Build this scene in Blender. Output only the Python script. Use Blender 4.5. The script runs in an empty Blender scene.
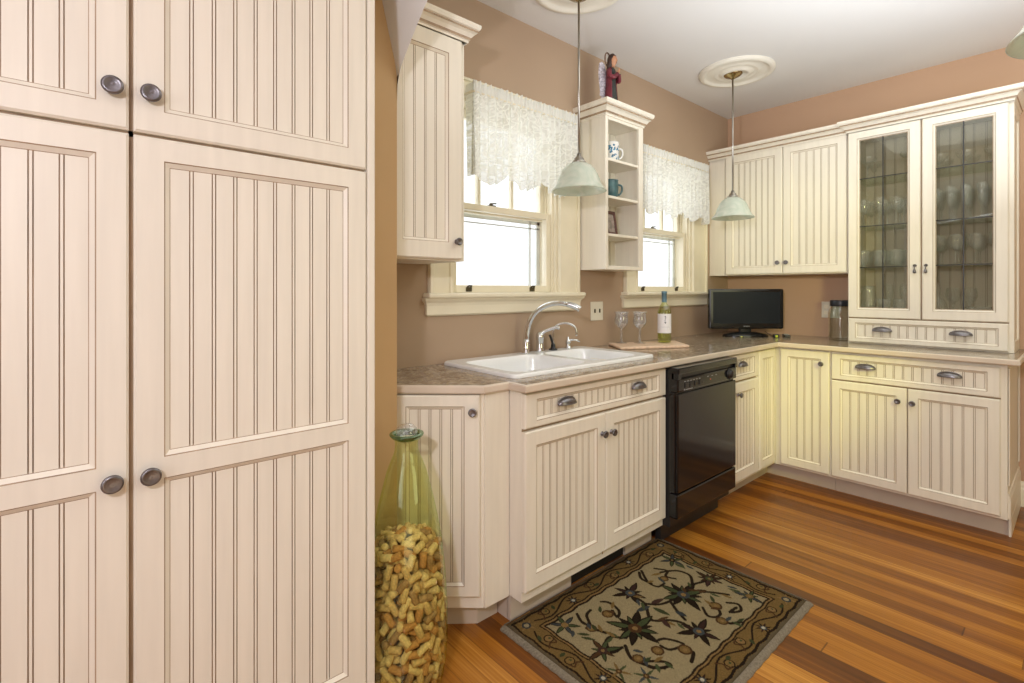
import bpy, bmesh, math, random
import numpy as np
from mathutils import Vector, Matrix
random.seed(7)
PI = math.pi
C = bpy.context.scene.collection
sc = bpy.context.scene

# ------------------------------------------------------------------ camera
F_PX, TH, V0, EYE = 505.0, math.atan2(575, 505.0), 289.6, 1.2625
cam_d = bpy.data.cameras.new('camera')
cam = bpy.data.objects.new('camera', cam_d)
C.objects.link(cam)
cam_d.sensor_width = 36.0
cam_d.lens = F_PX / 1024 * 36.0
cam_d.shift_y = -(683 / 2 - V0) / 1024
cam_d.clip_start = 0.02
cam.location = (0, 0, EYE)
cam.rotation_euler = (PI / 2, 0, TH - PI / 2)
sc.camera = cam
sc.view_settings.view_transform = 'Standard'
sc.view_settings.look = 'None'
sc.view_settings.exposure = -0.07
sc.cycles.use_denoising = True
sc.cycles.max_bounces = 12
sc.cycles.transparent_max_bounces = 48
sc.cycles.diffuse_bounces = 5
sc.cycles.glossy_bounces = 6
sc.cycles.caustics_reflective = False
sc.cycles.caustics_refractive = False
sc.cycles.sample_clamp_indirect = 6.0

# ------------------------------------------------------------------ materials
def lin(h):
    r = []
    for k in (0, 2, 4):
        v = int(h[k:k + 2], 16) / 255
        r.append(v / 12.92 if v <= .04045 else ((v + .055) / 1.055) ** 2.4)
    return (r[0], r[1], r[2], 1)

def new_mat(name):
    m = bpy.data.materials.new(name)
    m.use_nodes = True
    nt = m.node_tree
    nt.nodes.clear()
    out = nt.nodes.new('ShaderNodeOutputMaterial')
    return m, nt, out

def N(nt, t, **kw):
    n = nt.nodes.new('ShaderNode' + t)
    for k, v in kw.items():
        if k in ('operation', 'blend_type', 'data_type', 'distribution', 'noise_dimensions', 'feature', 'attribute_name', 'wave_type', 'bands_direction', 'voronoi_dimensions', 'interpolation_type'):
            setattr(n, k, v)
        else:
            n.inputs[k.replace('_', ' ')].default_value = v
    return n

def ramp(nt, stops, interp='LINEAR'):
    r = nt.nodes.new('ShaderNodeValToRGB')
    r.color_ramp.interpolation = interp
    el = r.color_ramp.elements
    while len(el) < len(stops):
        el.new(0.5)
    for e, (p, c) in zip(el, stops):
        e.position = p
        e.color = c if len(c) == 4 else (*c, 1)
    return r

def simple(name, col, rough=.5, metal=0.0, var=.06, scale=(8, 8, 8), bump=0.0, coat=0.0, spec=.5):
    m, nt, out = new_mat(name)
    b = nt.nodes.new('ShaderNodeBsdfPrincipled')
    b.inputs['Roughness'].default_value = rough
    b.inputs['Metallic'].default_value = metal
    b.inputs['Coat Weight'].default_value = coat
    b.inputs['Specular IOR Level'].default_value = spec
    tc = nt.nodes.new('ShaderNodeTexCoord')
    mp = nt.nodes.new('ShaderNodeMapping')
    mp.inputs['Scale'].default_value = scale
    nz = N(nt, 'TexNoise', Scale=1.0, Detail=4.0)
    L = nt.links.new
    L(tc.outputs['Object'], mp.inputs['Vector'])
    L(mp.outputs['Vector'], nz.inputs['Vector'])
    c = col if not isinstance(col, str) else lin(col)
    lo = tuple(max(0, x * (1 - var)) for x in c[:3])
    hi = tuple(min(1, x * (1 + var)) for x in c[:3])
    r = ramp(nt, [(.3, lo), (.7, hi)])
    L(nz.outputs['Fac'], r.inputs['Fac'])
    L(r.outputs['Color'], b.inputs['Base Color'])
    if bump:
        bp = nt.nodes.new('ShaderNodeBump')
        bp.inputs['Strength'].default_value = bump
        bp.inputs['Distance'].default_value = .002
        L(nz.outputs['Fac'], bp.inputs['Height'])
        L(bp.outputs['Normal'], b.inputs['Normal'])
    L(b.outputs['BSDF'], out.inputs['Surface'])
    return m

def thin_glass(name, tint=(1, 1, 1), rough=.02, base=.05, edge=.75, gloss=(1, 1, 1), wavy=0.0, body=0.0, body_col=(1, 1, 1), power=1.6):
    """sheet glass: transparent, reflecting more towards grazing angles"""
    m, nt, out = new_mat(name)
    L = nt.links.new
    t = nt.nodes.new('ShaderNodeBsdfTransparent')
    t.inputs['Color'].default_value = (*tint, 1)
    g = nt.nodes.new('ShaderNodeBsdfGlossy')
    g.inputs['Roughness'].default_value = rough
    g.inputs['Color'].default_value = (*gloss, 1)
    lw = nt.nodes.new('ShaderNodeLayerWeight')
    lw.inputs['Blend'].default_value = .35
    mr = nt.nodes.new('ShaderNodeMapRange')
    mr.inputs['To Min'].default_value = base
    mr.inputs['To Max'].default_value = edge
    pw = nt.nodes.new('ShaderNodeMath'); pw.operation = 'POWER'; pw.inputs[1].default_value = power
    L(lw.outputs['Facing'], pw.inputs[0])
    L(pw.outputs[0], mr.inputs['Value'])
    mx = nt.nodes.new('ShaderNodeMixShader')
    L(mr.outputs['Result'], mx.inputs['Fac'])
    src = t
    if body:
        d = nt.nodes.new('ShaderNodeBsdfDiffuse')
        d.inputs['Color'].default_value = (*body_col, 1)
        m2 = nt.nodes.new('ShaderNodeMixShader')
        m2.inputs['Fac'].default_value = body
        L(t.outputs[0], m2.inputs[1]); L(d.outputs[0], m2.inputs[2])
        src = m2
    L(src.outputs[0], mx.inputs[1])
    L(g.outputs[0], mx.inputs[2])
    if wavy:
        nz = N(nt, 'TexNoise', Scale=9.0, Detail=1.0)
        bp = nt.nodes.new('ShaderNodeBump')
        bp.inputs['Strength'].default_value = wavy
        bp.inputs['Distance'].default_value = .004
        tc = nt.nodes.new('ShaderNodeTexCoord')
        L(tc.outputs['Object'], nz.inputs['Vector'])
        L(nz.outputs['Fac'], bp.inputs['Height'])
        L(bp.outputs['Normal'], g.inputs['Normal'])
        L(bp.outputs['Normal'], lw.inputs['Normal'])
    L(mx.outputs[0], out.inputs['Surface'])
    return m

def floor_mat():
    m, nt, out = new_mat('fir_floorboards')
    L = nt.links.new
    tc = nt.nodes.new('ShaderNodeTexCoord')
    sp = nt.nodes.new('ShaderNodeSeparateXYZ')
    L(tc.outputs['Object'], sp.inputs[0])
    def M(op, a, b=None, bv=None):
        n = nt.nodes.new('ShaderNodeMath'); n.operation = op
        if isinstance(a, float): n.inputs[0].default_value = a
        else: L(a, n.inputs[0])
        if b is not None: L(b, n.inputs[1])
        elif bv is not None: n.inputs[1].default_value = bv
        return n.outputs[0]
    q = M('DIVIDE', sp.outputs['X'], bv=.068)
    idx = M('FLOOR', q)
    fr = M('FRACT', q)
    w1 = nt.nodes.new('ShaderNodeTexWhiteNoise'); w1.noise_dimensions = '1D'
    L(idx, w1.inputs['W'])
    off = M('MULTIPLY', w1.outputs['Value'], bv=7.3)
    yy = M('ADD', sp.outputs['Y'], off)
    yq = M('DIVIDE', yy, bv=4.1)
    seg = M('FLOOR', yq)
    yfr = M('FRACT', yq)
    cmb = nt.nodes.new('ShaderNodeCombineXYZ')
    L(idx, cmb.inputs[0]); L(seg, cmb.inputs[1])
    w2 = nt.nodes.new('ShaderNodeTexWhiteNoise'); w2.noise_dimensions = '3D'
    L(cmb.outputs[0], w2.inputs['Vector'])
    # grain streaks along Y
    mp = nt.nodes.new('ShaderNodeCombineXYZ')
    gx = M('MULTIPLY', sp.outputs['X'], bv=42.0)
    gy = M('MULTIPLY', yy, bv=1.6)
    gz = M('MULTIPLY', idx, bv=3.7)
    L(gx, mp.inputs[0]); L(gy, mp.inputs[1]); L(gz, mp.inputs[2])
    nz = N(nt, 'TexNoise', Scale=1.0, Detail=5.0, Roughness=.6)
    L(mp.outputs[0], nz.inputs['Vector'])
    mp2 = nt.nodes.new('ShaderNodeCombineXYZ')
    gx2 = M('MULTIPLY', sp.outputs['X'], bv=150.0)
    gy2 = M('MULTIPLY', yy, bv=.7)
    L(gx2, mp2.inputs[0]); L(gy2, mp2.inputs[1]); L(gz, mp2.inputs[2])
    nzb = N(nt, 'TexNoise', Scale=1.0, Detail=2.0, Roughness=.5)
    L(mp2.outputs[0], nzb.inputs['Vector'])
    fine = M('MULTIPLY', nzb.outputs['Fac'], bv=.42)
    a0 = M('MULTIPLY', nz.outputs['Fac'], bv=.62)
    a = M('ADD', a0, fine)
    w3 = nt.nodes.new('ShaderNodeTexWhiteNoise'); w3.noise_dimensions = '1D'
    ib = M('ADD', idx, bv=51.5)
    L(ib, w3.inputs['W'])
    b0 = M('MULTIPLY', w3.outputs['Value'], bv=.56)
    b1 = M('MULTIPLY', w2.outputs['Value'], bv=.22)
    b_ = M('ADD', b0, b1)
    s = M('ADD', a, b_)
    s2 = M('SUBTRACT', s, bv=.44)
    r = ramp(nt, [(.0, lin('532d10')), (.22, lin('6c3e14')), (.42, lin('8a531a')), (.62, lin('a56a22')), (.84, lin('c68d3e')), (1.0, lin('dba85a'))])
    L(s2, r.inputs['Fac'])
    # seams
    e1 = M('LESS_THAN', fr, bv=.022)
    e2 = M('LESS_THAN', yfr, bv=.0012)
    e = M('MAXIMUM', e1, e2)
    e = M('MULTIPLY', e, bv=.65)
    mx = nt.nodes.new('ShaderNodeMix'); mx.data_type = 'RGBA'
    L(e, mx.inputs['Factor']); L(r.outputs['Color'], mx.inputs[6]); mx.inputs[7].default_value = lin('3a1a08')
    b = nt.nodes.new('ShaderNodeBsdfPrincipled')
    b.inputs['Roughness'].default_value = .33
    b.inputs['Specular IOR Level'].default_value = .35
    L(mx.outputs[2], b.inputs['Base Color'])
    L(b.outputs[0], out.inputs['Surface'])
    return m

def counter_mat():
    m, nt, out = new_mat('mottled_stone_laminate')
    L = nt.links.new
    tc = nt.nodes.new('ShaderNodeTexCoord')
    n1 = N(nt, 'TexNoise', Scale=9.0, Detail=8.0, Roughness=.72, Distortion=1.2)
    n2 = N(nt, 'TexNoise', Scale=46.0, Detail=4.0, Roughness=.7)
    L(tc.outputs['Object'], n1.inputs['Vector']); L(tc.outputs['Object'], n2.inputs['Vector'])
    r1 = ramp(nt, [(.36, lin('4a382c')), (.44, lin('86704c')), (.49, lin('a39a92')), (.53, lin('a99468')), (.58, lin('6a5756')), (.66, lin('c6baa8'))])
    r2 = ramp(nt, [(.38, lin('4a3b33')), (.5, lin('94836e')), (.62, lin('cbc1b0'))])
    L(n1.outputs['Fac'], r1.inputs['Fac']); L(n2.outputs['Fac'], r2.inputs['Fac'])
    mx = nt.nodes.new('ShaderNodeMix'); mx.data_type = 'RGBA'
    mx.inputs['Factor'].default_value = .42
    L(r1.outputs[0], mx.inputs[6]); L(r2.outputs[0], mx.inputs[7])
    b = nt.nodes.new('ShaderNodeBsdfPrincipled')
    b.inputs['Roughness'].default_value = .16
    L(mx.outputs[2], b.inputs['Base Color'])
    L(b.outputs[0], out.inputs['Surface'])
    return m

def lace_mat(name, solid):
    m, nt, out = new_mat(name)
    L = nt.links.new
    tc = nt.nodes.new('ShaderNodeTexCoord')
    mp = nt.nodes.new('ShaderNodeMapping'); mp.inputs['Scale'].default_value = (1, .15, 1)
    L(tc.outputs['Object'], mp.inputs['Vector'])
    nz = N(nt, 'TexNoise', Scale=14.0, Detail=2.0)
    L(mp.outputs[0], nz.inputs['Vector'])
    add = nt.nodes.new('ShaderNodeMix'); add.data_type = 'RGBA'; add.inputs['Factor'].default_value = .12
    L(mp.outputs[0], add.inputs[6]); L(nz.outputs['Color'], add.inputs[7])
    wv = N(nt, 'TexVoronoi', Scale=26.0, feature='DISTANCE_TO_EDGE')
    L(add.outputs[2], wv.inputs['Vector'])
    r = ramp(nt, [(.05, (1, 1, 1)), (.13, (.0, .0, .0)), (.30, (.0, .0, .0)), (.36, (.9, .9, .9))])
    L(wv.outputs['Distance'], r.inputs['Fac'])
    big = N(nt, 'TexNoise', Scale=7.0, Detail=1.0)
    L(mp.outputs[0], big.inputs['Vector'])
    rb = ramp(nt, [(.42, (0, 0, 0)), (.58, (1, 1, 1))])
    L(big.outputs['Fac'], rb.inputs['Fac'])
    mm = nt.nodes.new('ShaderNodeMath'); mm.operation = 'MULTIPLY_ADD'
    L(r.outputs[0], mm.inputs[0]); mm.inputs[1].default_value = .24 * (1 - solid); mm.inputs[2].default_value = .72 + .26 * solid
    m3 = nt.nodes.new('ShaderNodeMath'); m3.operation = 'MULTIPLY_ADD'; m3.use_clamp = True
    L(rb.outputs[0], m3.inputs[0]); m3.inputs[1].default_value = .12 * (1 - solid); L(mm.outputs[0], m3.inputs[2])
    d = nt.nodes.new('ShaderNodeBsdfDiffuse'); d.inputs['Color'].default_value = (.80, .80, .79, 1)
    t = nt.nodes.new('ShaderNodeBsdfTranslucent'); t.inputs['Color'].default_value = (.84, .86, .74, 1)
    ms = nt.nodes.new('ShaderNodeMixShader'); ms.inputs['Fac'].default_value = .30
    L(d.outputs[0], ms.inputs[1]); L(t.outputs[0], ms.inputs[2])
    tr = nt.nodes.new('ShaderNodeBsdfTransparent')
    mx = nt.nodes.new('ShaderNodeMixShader')
    L(m3.outputs[0], mx.inputs['Fac']); L(tr.outputs[0], mx.inputs[1]); L(ms.outputs[0], mx.inputs[2])
    L(mx.outputs[0], out.inputs['Surface'])
    return m

def rug_mat():
    m, nt, out = new_mat('tufted_wool')
    L = nt.links.new
    at = nt.nodes.new('ShaderNodeAttribute'); at.attribute_name = 'Col'
    tc = nt.nodes.new('ShaderNodeTexCoord')
    nz = N(nt, 'TexNoise', Scale=420.0, Detail=2.0)
    L(tc.outputs['Object'], nz.inputs['Vector'])
    r = ramp(nt, [(.3, (.72, .72, .72)), (.7, (1.15, 1.15, 1.15))])
    L(nz.outputs['Fac'], r.inputs['Fac'])
    mx = nt.nodes.new('ShaderNodeMix'); mx.data_type = 'RGBA'; mx.blend_type = 'MULTIPLY'
    mx.inputs['Factor'].default_value = 1
    L(at.outputs['Color'], mx.inputs[6]); L(r.outputs[0], mx.inputs[7])
    b = nt.nodes.new('ShaderNodeBsdfPrincipled'); b.inputs['Roughness'].default_value = .95
    b.inputs['Specular IOR Level'].default_value = .1
    bp = nt.nodes.new('ShaderNodeBump'); bp.inputs['Strength'].default_value = .5; bp.inputs['Distance'].default_value = .003
    L(nz.outputs['Fac'], bp.inputs['Height']); L(bp.outputs[0], b.inputs['Normal'])
    L(mx.outputs[2], b.inputs['Base Color']); L(b.outputs[0], out.inputs['Surface'])
    return m

M = {}
M['paint'] = simple('glazed_cream_paint', (.80, .755, .655, 1), .42, var=.035, scale=(40, 40, 3))
M['glaze'] = simple('brown_glaze_in_seams', (.35, .25, .16, 1), .5, var=.25, scale=(30, 30, 6))
M['trim'] = simple('cream_trim_paint', (.80, .74, .58, 1), .4, var=.03)
M['wall'] = simple('mauve_tan_wall_paint', lin('ae967e'), .75, var=.04, scale=(1.5, 1.5, 1.5), bump=.05)
M['wall_r'] = simple('terracotta_tan_wall_paint', lin('c2a084'), .75, var=.03, scale=(1.5, 1.5, 1.5), bump=.05)
M['wall_arch'] = simple('golden_tan_wall_paint', lin('cbab80'), .7, var=.04, scale=(2, 2, 2))
M['ceil'] = simple('ceiling_paint', lin('dcdbd9'), .8, var=.02, scale=(1, 1, 1))
M['floor'] = floor_mat()
M['counter'] = counter_mat()
M['edge'] = simple('cream_laminate_edge', (.66, .57, .47, 1), .3, var=.04)
M['pewter'] = simple('antique_pewter', (.20, .19, .20, 1), .34, metal=.9, var=.25, scale=(60, 60, 60))
M['chrome'] = simple('polished_chrome', (.75, .77, .80, 1), .07, metal=1, var=.02)
M['nickel'] = simple('brushed_nickel', (.42, .40, .37, 1), .28, metal=1, var=.1, scale=(90, 90, 4))
M['brass'] = simple('aged_brass', (.38, .29, .14, 1), .25, metal=1, var=.15)
M['black'] = simple('gloss_black_enamel', (.008, .008, .009, 1), .12, var=.1)
M['black_m'] = simple('satin_black_plastic', (.014, .014, .016, 1), .4, var=.2)
M['screen'] = simple('dark_screen', (.006, .009, .016, 1), .32, var=.1, spec=.25)
M['grey'] = simple('grey_print', (.32, .33, .34, 1), .5)
M['red_led'] = simple('red_print', (.5, .08, .05, 1), .5)
M['enamel'] = simple('white_sink_enamel', (.83, .84, .84, 1), .14, var=.01)
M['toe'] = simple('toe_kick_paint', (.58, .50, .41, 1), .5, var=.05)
M['dark'] = simple('dark_vent_void', (.012, .010, .009, 1), .8)
M['plate'] = simple('almond_plastic', (.72, .68, .56, 1), .35, var=.02)
M['wood'] = simple('pale_maple_board', (.76, .56, .41, 1), .4, var=.12, scale=(60, 5, 30))
M['bronze'] = simple('dull_bronze', (.10, .085, .05, 1), .4, metal=.7)
M['cork'] = simple('cork', (.60, .41, .20, 1), .85, var=.3, scale=(110, 110, 110), bump=.4)
M['cork2'] = simple('pale_cork', (.72, .53, .28, 1), .85, var=.22, scale=(110, 110, 110), bump=.4)
M['cork3'] = simple('russet_cork', (.48, .24, .09, 1), .85, var=.3, scale=(110, 110, 110), bump=.4)
M['cork4'] = simple('wine_stained_cork', (.34, .20, .10, 1), .85, var=.35, scale=(110, 110, 110), bump=.4)
M['pane'] = thin_glass('window_pane', base=.03, edge=.35)
M['hglass'] = thin_glass('cabinet_glass', tint=(.93, .93, .90), base=.045, edge=.5, wavy=.04)
M['crystal'] = thin_glass('clear_crystal', tint=(.965, .975, .97), base=.05, edge=1.0, rough=.02, body=.06, body_col=(.95, 1, 1), power=2.2)
M['jar'] = thin_glass('jar_glass', tint=(.95, .97, .95), base=.04, edge=.9, power=2.6)
M['cut'] = thin_glass('cut_crystal', tint=(.90, .91, .92), base=.10, edge=.9, rough=.05, wavy=1.0, body=.06, body_col=(.95, .95, 1))
M['shelfglass'] = thin_glass('green_edged_glass', tint=(.84, .90, .85), base=.06, edge=.6)
M['bottleg'] = thin_glass('green_bottle_glass', tint=(.90, .92, .66), base=.06, edge=.55, gloss=(.8, .95, .7), rough=.03, wavy=.25)
M['bottlerim'] = thin_glass('thick_green_glass_rim', tint=(.25, .38, .20), base=.15, edge=.9, gloss=(.7, .9, .7), body=.25, body_col=(.10, .18, .08))
M['wineg'] = thin_glass('pale_green_wine_glass', tint=(.84, .88, .62), base=.07, edge=.7, body=.05, body_col=(.34, .42, .10))
M['label'] = simple('white_paper_label', (.84, .84, .87, 1), .6, var=.02)
M['foil'] = simple('blue_grey_foil', (.16, .30, .40, 1), .3, metal=.5, var=.1)
M['ink'] = simple('dark_label_ink', (.05, .06, .10, 1), .6)
M['lace'] = lace_mat('lace', 0.0)
M['lace_h'] = lace_mat('lace_header', .9)
M['shade'] = None
M['bulb'] = simple('frosted_bulb', (.85, .86, .82, 1), .3)
M['alu'] = simple('grey_storm_frame', (.62, .66, .66, 1), .4, metal=.0)
M['rug'] = rug_mat()
M['rugedge'] = simple('taupe_rug_binding', (.185, .155, .11, 1), .95, var=.3, scale=(160, 160, 160), bump=.5)
M['mug'] = simple('white_ceramic', (.78, .78, .76, 1), .2, var=.02)
M['mugblue'] = simple('blue_glaze_pattern', (.07, .20, .32, 1), .25, var=.6, scale=(60, 60, 60))
M['teal'] = simple('teal_stoneware', (.05, .12, .13, 1), .3, var=.35, scale=(25, 25, 25))
M['frame'] = simple('dark_red_brown_frame', (.10, .035, .025, 1), .35, var=.4, scale=(80, 80, 80))
M['photo'] = simple('dim_photo_print', (.30, .25, .22, 1), .4, var=.6, scale=(30, 30, 30))
M['robe'] = simple('burgundy_cloak', (.15, .018, .03, 1), .5, var=.3, scale=(30, 30, 30))
M['dress'] = simple('black_green_dress', (.018, .022, .02, 1), .5, var=.4, scale=(30, 30, 30))
M['skin'] = simple('painted_skin', (.55, .27, .15, 1), .45)
M['hair'] = simple('dark_brown_hair', (.045, .018, .010, 1), .5, var=.4, scale=(90, 90, 90))
M['wing'] = simple('silver_white_feathers', (.58, .54, .60, 1), .45, var=.45, scale=(120, 60, 120), bump=.6)
M['halo'] = simple('antique_gold_halo', (.22, .14, .10, 1), .35, metal=.6)
M['medal'] = simple('plaster_white', (.78, .75, .66, 1), .6, var=.02)
M['lid'] = simple('black_jar_lid', (.02, .022, .03, 1), .35)
M['lead'] = simple('lead_came', (.05, .05, .05, 1), .4, metal=.6)
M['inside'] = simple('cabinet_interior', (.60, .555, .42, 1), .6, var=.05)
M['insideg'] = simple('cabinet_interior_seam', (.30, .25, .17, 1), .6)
M['yellowgreen'] = simple('yellow_green_plastic', (.45, .55, .03, 1), .4)

def shade_mat():
    m, nt, out = new_mat('alabaster_glass_shade')
    L = nt.links.new
    tc = nt.nodes.new('ShaderNodeTexCoord')
    nz = N(nt, 'TexNoise', Scale=12.0, Detail=4.0, Distortion=1.5)
    L(tc.outputs['Object'], nz.inputs['Vector'])
    r = ramp(nt, [(.35, (.70, .77, .70)), (.65, (.86, .88, .82))])
    L(nz.outputs['Fac'], r.inputs['Fac'])
    b = nt.nodes.new('ShaderNodeBsdfPrincipled')
    b.inputs['Roughness'].default_value = .18
    L(r.outputs[0], b.inputs['Base Color'])
    t = nt.nodes.new('ShaderNodeBsdfTranslucent'); L(r.outputs[0], t.inputs['Color'])
    ms = nt.nodes.new('ShaderNodeMixShader'); ms.inputs['Fac'].default_value = .35
    L(b.outputs[0], ms.inputs[1]); L(t.outputs[0], ms.inputs[2])
    tr = nt.nodes.new('ShaderNodeBsdfTransparent'); tr.inputs['Color'].default_value = (.9, .95, .9, 1)
    m2 = nt.nodes.new('ShaderNodeMixShader'); m2.inputs['Fac'].default_value = .16
    L(ms.outputs[0], m2.inputs[1]); L(tr.outputs[0], m2.inputs[2])
    L(m2.outputs[0], out.inputs['Surface'])
    return m
M['shade'] = shade_mat()

# ------------------------------------------------------------------ mesh helpers
class MB:
    def __init__(s):
        s.v, s.f, s.mi, s.sm = [], [], [], []
    def add(s, vs, fs, mi=0, smooth=False, T=None):
        o = len(s.v)
        for p in vs:
            p = Vector(p)
            s.v.append(T @ p if T is not None else p)
        for f in fs:
            s.f.append(tuple(o + i for i in f)); s.mi.append(mi); s.sm.append(smooth)
        return s
    def box(s, a, b, mi=0, bev=0.0, T=None):
        x0, y0, z0 = (min(a[i], b[i]) for i in range(3))
        x1, y1, z1 = (max(a[i], b[i]) for i in range(3))
        if bev <= 0:
            vs = [(x0,y0,z0),(x1,y0,z0),(x1,y1,z0),(x0,y1,z0),(x0,y0,z1),(x1,y0,z1),(x1,y1,z1),(x0,y1,z1)]
            fs = [(0,3,2,1),(4,5,6,7),(0,1,5,4),(1,2,6,5),(2,3,7,6),(3,0,4,7)]
            return s.add(vs, fs, mi, False, T)
        bm = bmesh.new()
        r = bmesh.ops.create_cube(bm, size=1)
        for v in bm.verts:
            v.co = Vector(((x0+x1)/2 + v.co.x*(x1-x0), (y0+y1)/2 + v.co.y*(y1-y0), (z0+z1)/2 + v.co.z*(z1-z0)))
        bev = min(bev, .45*min(x1-x0, y1-y0, z1-z0))
        bmesh.ops.bevel(bm, geom=list(bm.edges), offset=bev, segments=2, affect='EDGES', profile=.5)
        bm.verts.index_update()
        s.add([v.co.copy() for v in bm.verts], [tuple(v.index for v in f.verts) for f in bm.faces], mi, False, T)
        bm.free()
        return s
    def lathe(s, prof, n=24, mi=0, T=None, cap0=True, cap1=True, sx=1, sy=1):
        vs, fs = [], []
        for r, z in prof:
            for k in range(n):
                a = 2*PI*k/n
                vs.append((r*math.cos(a)*sx, r*math.sin(a)*sy, z))
        for i in range(len(prof)-1):
            for k in range(n):
                k2 = (k+1) % n
                fs.append((i*n+k, i*n+k2, (i+1)*n+k2, (i+1)*n+k))
        if cap0 and prof[0][0] > 1e-5: fs.append(tuple(range(n-1, -1, -1)))
        if cap1 and prof[-1][0] > 1e-5: fs.append(tuple((len(prof)-1)*n + k for k in range(n)))
        return s.add(vs, fs, mi, True, T)
    def tube(s, pts, rad, n=10, mi=0, T=None, cap=True):
        pts = [Vector(p) for p in pts]
        m = len(pts)
        rads = rad if isinstance(rad, (list, tuple)) else [rad]*m
        vs, fs = [], []
        ref = None
        for i, p in enumerate(pts):
            t = (pts[min(i+1, m-1)] - pts[max(i-1, 0)])
            if t.length < 1e-9: t = Vector((0, 0, 1))
            t.normalize()
            if ref is None:
                ref = t.orthogonal().normalized()
            else:
                ref = (ref - t*ref.dot(t))
                ref = ref.normalized() if ref.length > 1e-6 else t.orthogonal().normalized()
            b = t.cross(ref)
            for k in range(n):
                a = 2*PI*k/n
                vs.append(p + (ref*math.cos(a) + b*math.sin(a))*rads[i])
        for i in range(m-1):
            for k in range(n):
                k2 = (k+1) % n
                fs.append((i*n+k, i*n+k2, (i+1)*n+k2, (i+1)*n+k))
        if cap:
            fs.append(tuple(range(n-1, -1, -1))); fs.append(tuple((m-1)*n+k for k in range(n)))
        return s.add(vs, fs, mi, True, T)
    def prism(s, poly, z0, z1, mi=0, T=None):
        n = len(poly)
        vs = [(x, y, z0) for x, y in poly] + [(x, y, z1) for x, y in poly]
        fs = [tuple(range(n-1, -1, -1)), tuple(range(n, 2*n))]
        for i in range(n):
            j = (i+1) % n
            fs.append((i, j, n+j, n+i))
        return s.add(vs, fs, mi, False, T)
    def sweep(s, path, prof, mi=0, T=None, smooth=False, caps=True):
        """profile points (offset to the left of travel, z) carried along a 2D path with mitred corners"""
        P = [Vector((p[0], p[1])) for p in path]
        m, n = len(P), len(prof)
        vs, fs = [], []
        for i in range(m):
            d0 = (P[i]-P[i-1]).normalized() if i > 0 else None
            d1 = (P[i+1]-P[i]).normalized() if i < m-1 else None
            if d0 is None: d0 = d1
            if d1 is None: d1 = d0
            n0 = Vector((-d0.y, d0.x)); n1 = Vector((-d1.y, d1.x))
            b = n0 + n1
            b = b / max(.2, b.dot(n0))
            for o, z in prof:
                q = P[i] + b*o
                vs.append((q.x, q.y, z))
        for i in range(m-1):
            for k in range(n-1):
                fs.append((i*n+k, (i+1)*n+k, (i+1)*n+k+1, i*n+k+1))
        if caps:
            fs.append(tuple(range(n))); fs.append(tuple((m-1)*n+k for k in range(n-1, -1, -1)))
        return s.add(vs, fs, mi, smooth, T)
    def build(s, name, mats, parent=None, loc=None, rot=None, fix=True):
        me = bpy.data.meshes.new(name)
        me.from_pydata([tuple(v) for v in s.v], [], s.f)
        if not isinstance(mats, (list, tuple)): mats = [mats]
        for m in mats: me.materials.append(m)
        me.polygons.foreach_set('material_index', s.mi)
        me.polygons.foreach_set('use_smooth', s.sm)
        me.update()
        if fix:
            bm = bmesh.new(); bm.from_mesh(me)
            bmesh.ops.recalc_face_normals(bm, faces=bm.faces)
            bm.to_mesh(me); bm.free()
        o = bpy.data.objects.new(name, me)
        C.objects.link(o)
        if parent is not None: o.parent = parent
        if loc is not None: o.location = loc
        if rot is not None: o.rotation_euler = rot
        return o

def tag(o, label, cat, group=None, kind=None):
    if label: o['label'] = label
    if cat: o['category'] = cat
    if group: o['group'] = group
    if kind: o['kind'] = kind
    return o

def thing(name, label, cat, loc=(0, 0, 0), rz=0.0, group=None):
    o = bpy.data.objects.new(name, None)
    o.empty_display_size = .05
    C.objects.link(o)
    o.location = loc; o.rotation_euler = (0, 0, rz)
    return tag(o, label, cat, group)

def structure(o):
    o['kind'] = 'structure'
    return o

def copy_tree(o, parent=None):
    c = o.copy(); C.objects.link(c)
    if parent is not None: c.parent = parent
    for ch in list(o.children):
        copy_tree(ch, c)
    return c

FY = Matrix.Rotation(PI/2, 4, 'X')      # lathe axis z -> -y (out of a front face)
def outward(x, y, z): return Matrix.Translation((x, y, z)) @ FY

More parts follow.
